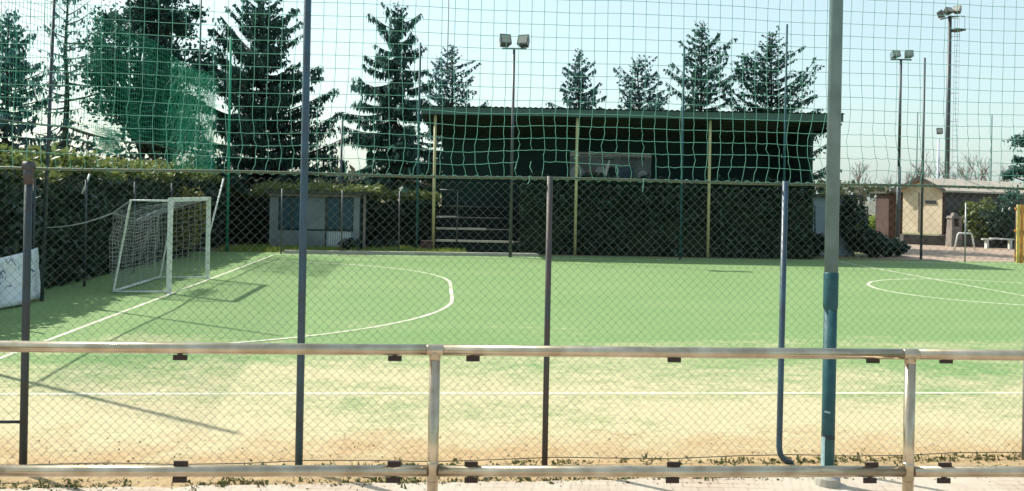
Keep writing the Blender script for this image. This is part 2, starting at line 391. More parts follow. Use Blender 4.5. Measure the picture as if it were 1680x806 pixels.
def spruce(base, h, rad, crown0, label, seed, m='needle', dens=1.0, droop=0.5, fill=1.0, lean=0.0, name='spruce_tree', nb=None, group='conifers beyond the pitch', top_pow=0.85, qs=1.0):
    rg = random.Random(seed); base = Vector(base)
    root = thing(name, base, label, 'tree', group)
    tr = MB(); k = 9
    tr.tube([base + Vector((lean * h * i / k + .03 * rg.gauss(0, 1), .03 * rg.gauss(0, 1), h * i / k)) for i in range(k + 1)],
            [max(.02, h * .016 * (1 - i / k) + .015) for i in range(k + 1)], 7)
    cr = MB()
    n = nb or int(h * 9 * dens)
    for i in range(n):
        f = (i + rg.random()) / n                              # 0 at crown bottom .. 1 top
        z = h * (crown0 + (1 - crown0) * f)
        L = rad * ((1 - f) ** top_pow + 0.03) * rg.uniform(.6, 1.18)
        az = i * 2.399 + rg.uniform(-.5, .5)
        L *= 1 + .55 * noise.noise(Vector((math.cos(az) * 1.1, math.sin(az) * 1.1, f * 5 + seed))); dr = Vector((math.cos(az), math.sin(az), 0)); sd_ = Vector((-dr.y, dr.x, 0))
        p0 = base + Vector((lean * z, 0, z))
        up0 = (0.55 * f - droop * (1 - f) * .9) + rg.gauss(0, .16)                # slope near trunk
        pts = []
        m_ = 6
        for j in range(m_ + 1):
            s = j / m_
            pts.append(p0 + dr * (L * s) + Vector((0, 0, L * (up0 * s - .18 * droop * s * (1 - s) + .22 * s * s))) + sd_ * (.06 * L * math.sin(s * 3 + az)))
        tr.tube(pts, [max(.008, .022 * L * (1 - s / m_) + .006) for s in range(m_ + 1)], 4, False)
        nt_ = max(5, int(L * 24 * fill * qs))
        for q in range(nt_):
            s = rg.uniform(.08, 1.0); jj = min(int(s * m_), m_ - 1); a = pts[jj].lerp(pts[jj + 1], s * m_ - jj)
            lw = L * .36 * (1 - .55 * s) * rg.uniform(.2, 1.0) * rg.choice((-1, 1))
            tip = a + sd_ * lw + dr * abs(lw) * .7 + Vector((0, 0, -abs(lw) * .25 * droop))
            wid = (.026 + .022 * rg.random()) / math.sqrt(qs)
            # a flat twig and hanging side sprays
            nrm = Vector((0, 0, 1)); e = (tip - a); 
            if e.length < .05: continue
            g_ = e.cross(nrm).normalized() * wid
            cr.add([a - g_ * .5, a + g_ * .5, a.lerp(tip, .6) + g_, tip, a.lerp(tip, .6) - g_], [(0, 1, 2, 3, 4)])
            for r_ in range(3):
                b_ = a.lerp(tip, rg.uniform(.2, 1)); hl = rg.uniform(.10, .36) * (0.5 + droop) * min(1, .35 + L * .3)
                e2 = Vector((rg.gauss(0, .25), rg.gauss(0, .25), -1)).normalized() * hl
                w_ = Vector((rg.gauss(0, 1), rg.gauss(0, 1), 0)).normalized() * wid * rg.uniform(.7, 1.3)
                cr.add([b_ - w_ * .6, b_ + w_ * .6, b_ + e2 * .6 + w_, b_ + e2, b_ + e2 * .6 - w_], [(0, 1, 2, 3, 4)])
    tip = base + Vector((lean * h, 0, h))
    for q in range(26):
        a = tip - Vector((0, 0, rg.uniform(0, .08 * h))); e = Vector((rg.gauss(0, 1), rg.gauss(0, 1), .6)).normalized() * rg.uniform(.08, .25)
        cr.leaf(a + e, .09, rg=rg, asp=2.5)
    tr.build('trunk', M['bark'], root, True); cr.build('crown', M[m], root)
    return root

def broad(base, h, rx, rz, crown_c, label, seed, m='leaf_dk', nclump=40, per=130, leaf=.16, name='tree', group=None, stems=3, ry=None):
    """several stems, limbs that carry leaf clumps spread unevenly through the crown"""
    rg = random.Random(seed); base = Vector(base); root = thing(name, base, label, 'tree', group)
    tr = MB(); cr = MB(); ry = ry or rx
    tops = []
    for s in range(stems):
        a = rg.uniform(0, 6.28); tp = base + Vector((math.cos(a) * rx * .35, math.sin(a) * ry * .35, h * rg.uniform(.75, .95)))
        st = [base + Vector((math.cos(a) * .12, math.sin(a) * .12, -.1))]
        for i in range(1, 6): st.append(base.lerp(tp, i / 5) + Vector((rg.gauss(0, .12), rg.gauss(0, .12), 0)))
        tr.tube(st, [h * .017 * (1 - i / 5.6) for i in range(6)], 7); tops.append(st)
    for i in range(nclump):
        while True:
            v = Vector((rg.uniform(-1, 1), rg.uniform(-1, 1), rg.uniform(-1, 1)))
            if .18 < v.length < 1: break
        c = base + Vector((v.x * rx, v.y * ry, crown_c + v.z * rz))
        r_ = rg.uniform(.35, .8) * rx * .34
        st = rg.choice(tops); a = st[max(1, min(4, int(5 * max(.1, (c.z - base.z - .6) / h))))]
        mid = a.lerp(c, .5) + Vector((rg.gauss(0, .15), rg.gauss(0, .15), .15))
        tr.tube([a, mid, c], [h * .0055, h * .004, .012], 5, False)
        for k in range(int(per * (r_ / (.2 * rx)) ** 1.5)):
            q = Vector((rg.gauss(0, .5), rg.gauss(0, .5), rg.gauss(0, .38)))
            cr.leaf(c + q * r_ * 1.15, leaf * rg.uniform(.6, 1.3), rg=rg)
    tr.build('trunk', M['bark'], root, True); cr.build('crown', M[m], root)
    return root

def bare_tree(base, h, label, seed, name='bare_tree', group=None, spread=.55):
    rg = random.Random(seed); base = Vector(base); root = thing(name, base, label, 'tree', group)
    tr = MB(); tw = MB()
    def grow(p, d_, L, r, lv):
        k = 3; pts = [p]; q = p
        for i in range(k):
            d_ = (d_ + Vector((rg.gauss(0, .13), rg.gauss(0, .13), .05))).normalized(); q = q + d_ * L / k; pts.append(q)
        (tr if lv < 2 else tw).tube(pts, [max(.007, r * (1 - .45 * i / k)) for i in range(k + 1)], 4 if lv else 6, False)
        if lv >= 4: return
        for c in range(rg.choice((3, 4)) if lv < 3 else 3):
            s = rg.uniform(.45, 1); a = pts[min(k, max(1, round(s * k)))]
            ax = Vector((rg.gauss(0, 1), rg.gauss(0, 1), rg.gauss(0, .4)))
            grow(a, (d_ + ax.normalized() * spread * rg.uniform(.7, 1.4)).normalized(), L * rg.uniform(.55, .78), r * .55, lv + 1)
    grow(base, Vector((rg.gauss(0, .05), rg.gauss(0, .05), 1)), h * .38, h * .016, 0)
    tr.build('trunk', M['twig'], root, True); tw.build('crown', M['twig'], root)
    return root

def hedge(name, poly_fn, length, depth, height, label, seed, n, leaf, mats, top_n=0, group=None, cat='hedge', wob=.25, toplen=.35):
    """poly_fn(s, t, z): s along the hedge, t through it; core body plus leaves over its whole skin"""
    rg = random.Random(seed); root = thing(name, poly_fn(length / 2, depth / 2, 0), label, cat, group)
    hh = lambda s: height * (1 + .17 * noise.noise(Vector((s * .55, seed, 0))) + .05 * noise.noise(Vector((s * 2.1, seed, 4))))
    core = MB(); ns = max(4, int(length / .5))
    prof = [(0.12, 0), (0.10, .5), (0.14, .82), (.35, .93), (.65, .93), (.86, .82), (.9, .5), (.88, 0)]
    rows = []
    for i in range(ns + 1):
        s = length * i / ns
        rows.append([poly_fn(s, depth * a + .12 * noise.noise(Vector((s, z * 4, seed))), hh(s) * z * .93) for a, z in prof])
    vs = [p for r_ in rows for p in r_]; m_ = len(prof); fs = []
    for i in range(ns):
        for k in range(m_ - 1): fs.append((i * m_ + k, (i + 1) * m_ + k, (i + 1) * m_ + k + 1, i * m_ + k + 1))
    fs.append(tuple(range(m_))); fs.append(tuple((ns * m_ + k) for k in reversed(range(m_))))
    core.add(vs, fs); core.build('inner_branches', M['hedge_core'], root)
    lf = MB(); lt = MB()  # lt: leaves at the top, sunlight put into their paler colour
    for i in range(n):
        s = rg.uniform(0, length); q = rg.random(); h_ = hh(s)
        if q < .62: t_, z = rg.gauss(.04, .05), rg.uniform(0, 1) ** .9
        elif q < .9: t_, z = rg.uniform(0, 1), 1 + rg.gauss(0, .03)
        else: t_, z = rg.gauss(.96, .05), rg.uniform(.2, 1)
        bulge = wob * noise.noise(Vector((s * 1.3, z * 2.2, seed + 9)))
        p = poly_fn(s, depth * t_ + (bulge if t_ < .3 else 0), h_ * z)
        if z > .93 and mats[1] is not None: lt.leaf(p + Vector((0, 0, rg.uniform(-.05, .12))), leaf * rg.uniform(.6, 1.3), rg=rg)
        else: lf.leaf(p, leaf * rg.uniform(.6, 1.3), rg=rg)
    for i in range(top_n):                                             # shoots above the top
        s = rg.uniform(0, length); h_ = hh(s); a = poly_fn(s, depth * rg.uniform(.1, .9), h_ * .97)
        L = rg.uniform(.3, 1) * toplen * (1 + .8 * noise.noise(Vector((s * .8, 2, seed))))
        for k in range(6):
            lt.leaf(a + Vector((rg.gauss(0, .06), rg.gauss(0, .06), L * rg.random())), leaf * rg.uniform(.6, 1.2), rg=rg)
    lf.build('leaves', mats[0], root)
    if lt.v: lt.build('top_shoots', mats[1] or mats[0], root)
    return root

def shrub(base, r, h, label, seed, n=700, leaf=.09, m='hedge', name='shrub', group=None, ry=None):
    rg = random.Random(seed); base = Vector(base); root = thing(name, base, label, 'shrub', group)
    st = MB(); lf = MB(); ry = ry or r
    for i in range(9):
        a = rg.uniform(0, 6.28); e = Vector((math.cos(a) * r * rg.uniform(.2, .8), math.sin(a) * ry * rg.uniform(.2, .8), h * rg.uniform(.5, .95)))
        st.tube([base, base + e * .5 + Vector((rg.gauss(0, .05), 0, .1)), base + e], [.022, .016, .006], 5, False)
    for i in range(n):
        while True:
            v = Vector((rg.uniform(-1, 1), rg.uniform(-1, 1), rg.uniform(0, 1)))
            l = math.sqrt(v.x ** 2 + v.y ** 2 + (v.z * 2 - 1) ** 2 * .9)
            rr = .82 + .3 * noise.noise(v * 2.1 + Vector((seed, 0, 0)))
            if l < rr and (l > .45 or rg.random() < .25): break
        lf.leaf(base + Vector((v.x * r, v.y * ry, v.z * h)), leaf * rg.uniform(.6, 1.3), rg=rg)
    st.build('stems', M['bark'], root, True); lf.build('foliage', M[m], root)
    return root

# ------------------------------------------------------------------ left and back boundary planting
HU = -2.75
left_fn = lambda s, t, z: P(HU - t, -12.5 + s, z)
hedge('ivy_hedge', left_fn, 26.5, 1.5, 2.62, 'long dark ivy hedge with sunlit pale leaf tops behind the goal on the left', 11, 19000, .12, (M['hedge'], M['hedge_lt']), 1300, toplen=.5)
B0 = at(300, 400, 34.0); B1 = at(716, 400, 34.0)
bx = (B1 - B0); bx.z = 0; bl = bx.length; bx.normalize(); by = Vector((-bx.y, bx.x, 0))
def back_fn(s, t, z):
    p = B0 + bx * s + by * t; p.z = z; return p
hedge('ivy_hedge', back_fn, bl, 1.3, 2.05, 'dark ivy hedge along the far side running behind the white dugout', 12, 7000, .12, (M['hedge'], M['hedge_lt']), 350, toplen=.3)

# ------------------------------------------------------------------ trees (photo column, depth)
def gx(px, d): 
    p = at(px, 318, d); p.z = 0; return p
def hgt(px, py, d): return at(px, py, d).z
spruce(gx(8, 38), hgt(8, 22, 38), 2.9, .10, 'thin blue green conifer with sparse hanging branches at far left', 21, 'needle_b', .62, .5, 1.0, nb=110, top_pow=.6)
spruce(gx(106, 36), 11.5, 1.9, .22, 'nearly bare slender conifer with short twiggy branches between two fuller trees', 22, 'needle_b', .5, .45, .22, nb=66, top_pow=.3)
broad(gx(243, 37), 11.2, 2.6, 4.2, 7.6, 'tall dark broad tree with open lace-like crown above the goal', 23, 'leaf_dk', 92, 250, .135, 'broad_tree', None, 4, 2.2)
spruce(gx(428, 38), 10.9, 4.1, .03, 'dense dark wide conifer just left of the nearest thin dark pole', 24, 'needle', 1.5, .25, 1.7, top_pow=.6)
spruce(gx(647, 40), hgt(640, 10, 40), 2.95, .27, 'tall pointed spruce with drooping tiers left of the stand roof', 25, 'needle', 1.0, .7, 1.15, nb=100, top_pow=.6)
spruce(gx(738, 43), hgt(736, 74, 43), 3.1, .25, 'small thin spruce with upswept bare branches over the left end of the stand roof', 26, 'needle_b', .6, .1, .9, nb=100, top_pow=.75)
spruce(gx(946, 46), hgt(945, 84, 46), 3.0, .2, 'pale narrow spruce, first right of the double floodlight above the roof', 27, 'needle_b', .8, .35, 1.0, nb=120, top_pow=.7)
spruce(gx(1044, 46), hgt(1044, 96, 46), 3.4, .2, 'low spiky spruce, shortest of those above the middle of the stand roof', 28, 'needle_b', .8, .1, 1.0, nb=120, top_pow=.75)
spruce(gx(1147, 42), hgt(1146, 38, 42), 3.0, .2, 'tall shaggy spruce with yellowish middle above right half of the roof', 29, 'needle', .9, .25, 1.0, nb=110, top_pow=.65)
spruce(gx(1262, 41), hgt(1258, 56, 41), 3.5, .26, 'broad spruce with upturned limbs above the right end of the stand', 130, 'needle', 1.0, .0, 1.1, nb=110, top_pow=.75)
broad(gx(1212, 44), 5.6, 1.4, 1.1, 5.3, 'dark leafy tree top between the two right hand spruces above the roof', 31, 'leaf_dk', 22, 60, .16, 'broad_tree')
# behind the left hedge
for i, (px, dd, r_, h_, lab, m_) in enumerate([
        (40, 27, 1.3, 3.6, 'grey green bush behind the hedge at far left edge', 'hedge'),
        (120, 28, 1.5, 4.1, 'round dark bush behind the hedge under the bare conifer', 'hedge'),
        (205, 30, 1.6, 4.0, 'dark green bush behind the hedge under the broad tree', 'hedge'),
        (300, 33, 1.5, 3.5, 'brownish bush at hedge corner behind the white goal', 'shrub_y'),
        (345, 36, 1.3, 4.4, 'tall dark bush filling the corner behind the goal', 'leaf_dk')]):
    shrub(gx(px, dd), r_, h_, lab, 40 + i, 1100, .15, m_, 'bush', None)
shrub(gx(304, 26.8) + Vector((0.05, 0, 0)), .75, 2.5, 'yellow sunlit shrub seen through the goal mouth', 46, 900, .09, 'shrub_y', 'bush')
# low cypress shapes far behind the dugout
for i, (px, dd, hh) in enumerate([(455, 66, 262), (568, 70, 268), (600, 66, 240), (668, 72, 250), (708, 68, 262)]):
    pass
cyl = ['small dark cypress behind the dugout left of the tall dark pole', 'short cypress just right of the tall dark pole far behind', 'pointed cypress left of the spruce trunk far behind',
       'broad cypress right of the spruce trunk far behind', 'small cypress by the left column of the stand far behind']
for i, (px, dd, py) in enumerate([(455, 66, 262), (562, 70, 268), (606, 66, 246), (672, 72, 252), (704, 68, 266)]):
    rg = random.Random(60 + i); b_ = gx(px, dd); root = thing('cypress_tree', b_, cyl[i], 'tree', 'cypresses far behind the dugout')
    h_ = hgt(px, py, dd); tr = MB(); tr.tube([b_, b_ + Vector((0, 0, h_ * .9))], [.12, .03], 6); tr.build('trunk', M['bark'], root)
    cr = MB()
    for k in range(700):
        z = rg.random(); r_ = .75 * math.sin(min(1, z * 1.3 + .12) * 2.4) * (1.05 - z) + .05
        a = rg.uniform(0, 6.28); q = r_ * rg.uniform(.5, 1.1)
        cr.leaf(b_ + Vector((math.cos(a) * q, math.sin(a) * q, h_ * (.05 + z * .97))), .26, rg=rg, asp=2)
    cr.build('crown', M['leaf_dk'], root)
# bare trees on the right horizon
bl_ = ['low bare tree just right of the thick pole far behind', 'bare twiggy tree left of the twin white floodlight', 'wide bare tree under the twin white floodlight', 'bare tree between floodlight poles far behind',
       'bare tree just left of the tall floodlight mast', 'thin bare tree behind the shed ridge', 'spreading bare tree right of the tall mast above the shed roof', 'bare tree near the right edge above the shed roof']
for i, (px, py, dd) in enumerate([(1412, 252, 74), (1450, 245, 72), (1490, 238, 66), (1525, 240, 70), (1548, 246, 74), (1590, 252, 70), (1612, 228, 68), (1645, 244, 74)]):
    bare_tree(gx(px, dd), hgt(px, py, dd) * 1.04, bl_[i], 70 + i, group='bare trees on the right horizon')
# pine at right edge
rg = random.Random(81); b_ = gx(1712, 38); root = thing('pine_tree', b_, 'dark pine reaching in from the right edge above the shed roof', 'tree')
tr = MB(); cr = MB(); tr.tube([b_, b_ + Vector((.1, 0, 3)), b_ + Vector((0, 0, 5.6))], [.16, .12, .05], 7)
for (px, py, r_) in [(1672, 232, .42), (1690, 225, .5), (1668, 282, .40), (1682, 278, .5), (1700, 250, .55), (1655, 288, .25), (1710, 280, .7), (1720, 230, .7), (1672, 262, .22), (1695, 320, .55), (1660, 322, .35)]:
    c = at(px, py, 38 + rg.uniform(-.5, .5)); tr.tube([b_ + Vector((0, 0, c.z * .85)), c], [.05, .02], 5, False)
    for k in range(150):
        v = Vector((rg.gauss(0, .5), rg.gauss(0, .5), rg.gauss(0, .35)))
        cr.leaf(c + v * r_, .09, rg=rg, asp=2.6)
tr.build('trunk', M['bark'], root, True); cr.build('crown', M['needle'], root)
# distant wood
fw = MB(); rg = random.Random(90)
for i in range(9000):
    x = rg.uniform(-95, 110); y = 105 + rg.gauss(0, 4)
    hmax = 4.3 + 1.6 * noise.noise(Vector((x * .08, 0, 1))) + .9 * noise.noise(Vector((x * .35, 0, 5)))
    fw.leaf((x, y, hmax * rg.random() ** .7), rg.uniform(.4, .9), rg=rg)
o = fw.build('distant_wood', M['wood_far']); o['kind'] = 'stuff'; o['label'] = 'low hazy line of trees on the far horizon'; o['category'] = 'woodland'

# ------------------------------------------------------------------ covered stand
SY = 31.2
SX0, SX1 = -3.45, 12.15            # roof ends
def st_pt(x, y, z): # stand is turned like the pitch edge
    return Vector((x, y, z))
SG = 'stand'
stand = thing('covered_stand', (4, SY + 2, 0), 'long open spectator stand with dark green monopitch roof and yellow columns', 'stand')
WX0, WX1 = -2.9, 11.15
BACK = SY + 4.0
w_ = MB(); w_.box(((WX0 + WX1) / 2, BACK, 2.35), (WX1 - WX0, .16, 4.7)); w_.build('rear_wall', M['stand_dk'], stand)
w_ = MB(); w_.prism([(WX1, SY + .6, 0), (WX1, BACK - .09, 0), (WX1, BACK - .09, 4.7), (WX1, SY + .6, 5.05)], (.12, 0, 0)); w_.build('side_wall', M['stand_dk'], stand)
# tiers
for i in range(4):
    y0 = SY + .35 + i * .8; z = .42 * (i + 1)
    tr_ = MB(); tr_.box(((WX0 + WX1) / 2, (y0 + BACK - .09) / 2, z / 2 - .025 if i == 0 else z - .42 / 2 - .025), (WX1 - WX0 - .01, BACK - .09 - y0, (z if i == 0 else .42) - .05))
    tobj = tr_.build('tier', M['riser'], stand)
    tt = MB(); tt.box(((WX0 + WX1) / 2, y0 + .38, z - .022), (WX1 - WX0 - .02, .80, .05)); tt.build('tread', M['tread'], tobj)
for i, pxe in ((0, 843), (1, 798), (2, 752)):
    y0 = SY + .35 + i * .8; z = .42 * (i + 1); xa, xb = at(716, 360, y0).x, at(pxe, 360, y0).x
    nb_ = MB(); nb_.box(((xa + xb) / 2, y0 - .015, z + .012), (xb - xa, .10, .075)); nb_.build('sunlit_step_edge', M['concrete'], stand)  # pale strips stand in for sunlight on the left ends of the treads
# roof: corrugated sheet rising to the front
rf = MB(); nseg = 150; zf, zb = 5.40, 4.80; yf, yb = SY - .15, BACK + .5
top = []; 
for i in range(nseg + 1):
    x = SX0 + (SX1 - SX0) * i / nseg; dz = .018 * (1 if i % 2 else -1)
    top.append(((x, yf, zf + dz), (x, yb, zb + dz)))
for i in range(nseg):
    a, b = top[i]; c, d_ = top[i + 1]; rf.quad(a, c, d_, b)
rf.build('roof_sheet', M['roof_gr'], stand)
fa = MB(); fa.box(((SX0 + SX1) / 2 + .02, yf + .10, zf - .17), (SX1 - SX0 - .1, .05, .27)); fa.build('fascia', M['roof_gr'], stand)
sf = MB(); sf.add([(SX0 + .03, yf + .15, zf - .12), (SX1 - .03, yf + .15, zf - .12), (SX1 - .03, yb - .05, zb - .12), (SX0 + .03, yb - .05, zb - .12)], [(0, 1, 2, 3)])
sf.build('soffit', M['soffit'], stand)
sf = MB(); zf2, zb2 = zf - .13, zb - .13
sf.prism([(SX0 + .04, yf + .17, zf2), (SX0 + .72, yf + .17, zf2), (SX0 + .72, yb - .08, zb2), (SX0 + .04, yb - .08, zb2)], (0, 0, -.02)); sf.build('soffit_end', M['soffit_y'], stand)  # left end of the roof underside, yellower than the rest
for j in range(9):
    y = yf + .3 + j * .5; z = zf - .16 + (zb - zf) * (y - yf) / (yb - yf)
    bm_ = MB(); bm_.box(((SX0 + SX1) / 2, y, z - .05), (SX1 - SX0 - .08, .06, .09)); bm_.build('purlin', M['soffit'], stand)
for px in (712, 945, 1163, 1372):
    p = at(px, 318, SY + .1); x = p.x
    c = MB(); c.tube([(x, SY + .1, 0), (x, SY + .1, 5.08)], .055, 10); c.build('column', M['col_y'], stand, True)
    rb = MB(); rb.box((x, SY + 2.05, 4.86), (.09, 3.7, .12)); rb.build('rafter', M['stand_dk'], stand)
gr = MB(); x = at(750, 360, SY + .2).x; x2 = at(716, 360, SY + .2).x
gr.tube([(x, SY + .18, 0), (x, SY + .18, 2.32), (x2 + .1, SY + .18, 2.32)], .025, 8); gr.tube([(x, SY + .18, 1.3), (x2 + .1, SY + .18, 1.3)], .015, 6); gr.build('handrail', M['pole_dk'], stand, True)
hx0, hx1 = at(852, 360, SY + .2).x, WX1 + .05
hedge('ivy_screen', lambda s, t, z: Vector((hx0 + s, SY + .22 + t, z)), hx1 - hx0, .45, 2.72, 'dark ivy screen covering the lower front of the spectator stand', 15, 14000, .11, (M['hedge'], None), 420, cat='ivy', wob=.12, toplen=.16)
# poster on the rear wall
PYD = BACK - .10
def wallp(px, py): return at(px, py, PYD)
a_, b_ = wallp(935, 249), wallp(1068, 296)
banner = thing('crowd_banner', ((a_.x + b_.x) / 2, PYD, b_.z), 'faded grey team banner with pale header on the rear wall of the stand', 'banner')
bb = MB(); bb.box(((a_.x + b_.x) / 2, PYD, (a_.z + b_.z) / 2 - .1), (b_.x - a_.x, .03, a_.z - b_.z + .2)); bb.build('sheet', M['poster'], banner)
hd = MB(); hd.box(((a_.x + b_.x) / 2, PYD - .02, a_.z - .10), (b_.x - a_.x, .012, .17)); hd.build('header', M['poster_h'], banner)
def wblob(px, py, rx, ry, m, name, off):
    q = MB(); c = wallp(px, py); k = PYD / FPX; n = 18
    q.prism([(c.x + rx * k * math.cos(2 * math.pi * i / n), PYD - off, c.z + ry * k * (math.sin(2 * math.pi * i / n))) for i in range(n)], (0, .006, 0)); q.build(name, m, banner)
wblob(947, 286, 12, 15, M['poster_h'], 'head_patch', .024); wblob(970, 287, 9, 11, M['poster_r'], 'head_patch', .026)
wblob(985, 285, 9, 12, M['poster_h'], 'head_patch', .028); wblob(1028, 283, 13, 11, M['poster_b'], 'head_patch', .024)
wblob(1055, 288, 8, 8, M['poster_h'], 'head_patch', .026); wblob(1003, 286, 8, 12, M['ink'], 'head_patch', .03)
lt_ = MB(); rg = random.Random(5)
def stroke(px0, py0, px1, py1, r_=.016):
    p, q = wallp(px0, py0), wallp(px1, py1); lt_.box(((p.x + q.x) / 2, PYD - .032, (p.z + q.z) / 2), (max(abs(p.x - q.x), r_ * 2), .006, max(abs(p.z - q.z), r_ * 2)))
glyph = {'T': [(0, 0, 4, 0), (2, 0, 2, 7)], 'E': [(0, 0, 0, 7), (0, 0, 3, 0), (0, 3.5, 3, 3.5), (0, 7, 3, 7)], 'R': [(0, 0, 0, 7), (0, 0, 3, 0), (3, 0, 3, 3.5), (0, 3.5, 3, 3.5), (2, 3.5, 3, 7)],
         'B': [(0, 0, 0, 7), (0, 0, 3, 0), (3, 0, 3, 7), (0, 3.5, 3, 3.5), (0, 7, 3, 7)], 'I': [(0, 0, 0, 7)], 'N': [(0, 0, 0, 7), (3, 0, 3, 7), (1.5, 1, 1.5, 5)], 'L': [(0, 0, 0, 7), (0, 7, 3, 7)]}
x = 1019
for ch in 'TTERBINI':
    for (a0, b0, a1, b1) in glyph[ch]: stroke(x + a0, 257.5 + b0 * .85, x + a1, 257.5 + b1 * .85, .011)
    x += 5.6 if ch != 'I' else 3.0
lt_.build('lettering', M['ink'], banner); lt_ = MB()
for (x0, x1, y_) in [(944, 965, 254), (968, 990, 255), (990, 1008, 262)]: stroke(x0, y_, x1, y_ + .4, .018)
lt_.build('lettering', M['ink'], banner)
fg = MB(); 
fp = [(1000, 263), (998.5, 270), (996, 276), (994.5, 283), (993, 291), (993.5, 295)]
fg.tube([at(px, py, PYD - .06) for px, py in fp], [.05, .05, .075, .06, .045, .03], 8); fg.tube([at(997, 270, PYD - .06), at(991, 271, PYD - .06)], [.04, .025], 6)
tag(fg.build('white_cloth_strip', M['figure'], None, True), 'narrow bright white rag hanging in front of the grey stand banner', 'rag')

# concrete block by the left column
cb = MB(); c = gp(704, 414); cb.box((c.x - .1, SY, .22), (.45, .4, .44), .1, .94); tag(cb.build('concrete_block', M['brown']), 'small brown block beside the left stand column', 'block')

# ------------------------------------------------------------------ dugout
dd = 31.6
x0, x1 = at(443, 400, dd).x, at(592, 400, dd).x; zt = at(520, 318, dd).z
dug = thing('dugout', ((x0 + x1) / 2, dd + .6, 0), 'white hut with teal side panels and flat ivy roof at the far left', 'hut')
def dbox(name, pxa, pxb, z0, z1, m, off=0, dep=.06, par=None):
    xa, xb = at(pxa, 360, dd).x, at(pxb, 360, dd).x; q = MB(); q.box(((xa + xb) / 2, dd + off, (z0 + z1) / 2), (xb - xa, dep, z1 - z0)); return q.build(name, m, par or dug)
b_ = MB(); b_.box(((x0 + x1) / 2, dd + .7, zt / 2), (x1 - x0 - .02, 1.3, zt - .01)); b_.build('body', M['stand_dk'], dug)
dbox('pillar', 443, 457, 0, zt, M['wall_w'], .0, .14); dbox('pillar', 580.5, 590, 0, zt, M['wall_w'], .0, .14)
dbox('side_panel', 457.3, 500, .78, zt - .05, M['panel_t'], .01); dbox('side_panel', 536, 580, .78, zt - .05, M['panel_t'], .01)
dbox('door', 500.5, 535.5, .72, zt - .02, M['wall_w'], .0)
low = dbox('parapet', 457.3, 535, .02, .70, M['wall_w'], -.015); rl = dbox('rail', 457.3, 580, .705, .765, M['stand_dk'], -.01)
for pa, pb in ((457.3, 500), (536, 580)):
    for xx in (pa, (pa + pb) / 2, pb): dbox('window_frame', xx - .9, xx + .9, .79, zt - .06, M['roof_dk'], -.03, .04)
dbox('door_frame', 500.4, 502.2, .02, zt - .03, M['roof_dk'], -.035, .03); dbox('door_frame', 533.6, 535.4, .02, zt - .03, M['roof_dk'], -.035, .03)
dbox('gutter', 441, 592, zt - .10, zt - .02, M['stone'], -.15, .07)
bars = MB()
for i in range(10):
    xx = at(541 + i * 3.7, 360, dd).x; bars.box((xx, dd - .005, .40), (.035, .03, .60))
bars.build('bar_panel', M['board_w'], dug)
dbox('back_plate', 536, 580, .1, .70, M['cabin'], .015, .02)
r2 = MB(); r2.box(((x0 + x1) / 2, dd + .55, zt + .05), (x1 - x0 + .35, 1.7, .12)); r2.build('roof', M['roof_dk'], dug)
iv = MB(); rg = random.Random(17)
for i in range(1500):
    iv.leaf((rg.uniform(x0 - .6, x1 + .7), dd + rg.uniform(-.35, 1.4), zt + .12 + abs(rg.gauss(0, .13))), .11 * rg.uniform(.6, 1.2), rg=rg)
tag(iv.build('ivy_plant', M['hedge_lt']), 'pale ivy spilling over the flat roof of the white hut', 'ivy')
q = MB(); q.box(at(598, 362, dd + .1), (.09, .09, 2.0)); tag(q.build('wooden_post', M['stone']), 'pale square post standing just right of the white hut', 'post')
shrub(gp(575, 411), .55, .5, 'small dark shrub at the foot of the hut, right side', 47, 320, .09, 'hedge', 'shrub')
shrub(gp(628, 408), .75, .42, 'low green shrub on the verge between hut and stand', 48, 320, .09, 'hedge', 'shrub')

# ------------------------------------------------------------------ right background
# pale cabin behind the stand's end
dc = 34.0; xa, xb = at(1312, 360, dc).x, at(1400, 360, dc).x; zc = at(1350, 324, dc).z
cabn = thing('cabin', ((xa + xb) / 2, dc + 1, 0), 'pale blue grey cabin with dark roof right of the stand', 'cabin')
q = MB(); q.box(((xa + xb) / 2, dc + 1, zc / 2), (xb - xa, 2, zc)); q.build('wall', M['cabin'], cabn)
q = MB(); q.box(((xa + xb) / 2, dc + 1, zc + .07), (xb - xa + .5, 2.5, .13)); q.build('roof', M['roof_dk'], cabn)
tr_ = MB()
def tp(pts, r_=.028, d_=dc - .35): tr_.tube([at(px, py, d_) for px, py in pts], r_, 7)
tp([(1309, 322), (1312, 345), (1312, 352)]); tp([(1312, 335), (1322, 335), (1325, 345), (1319, 352), (1328, 354), (1330, 366), (1322, 372)]); tp([(1330, 340), (1337, 338), (1337, 384)]); tp([(1325, 356), (1337, 356)]); tp([(1325, 372), (1325, 386)])
tag(tr_.build('tubular_rack', M['pole_dk'], None, True), 'dark bent tube rack against the pale blue cabin wall', 'rack')
shrub(gx(1402, 33.6), .72, 2.6, 'tall dark shaded bush at the right corner of the pale cabin', 49, 1700, .11, 'hedge', 'bush', ry=.6)
shrub(gx(1428, 33.4), .9, 1.15, 'low spreading dark bush right of the tall one by the cabin', 50, 1400, .11, 'hedge', 'bush', ry=.6)
shrub(gx(1463, 34), .75, .75, 'low dark bush in the stand shadow beside the dirt yard', 51, 1200, .11, 'hedge', 'bush', ry=.7)
shrub(gx(1335, 32.7), .8, 1.0, 'dark low bush in front of the cabin wall', 53, 900, .11, 'hedge', 'bush', ry=.5)
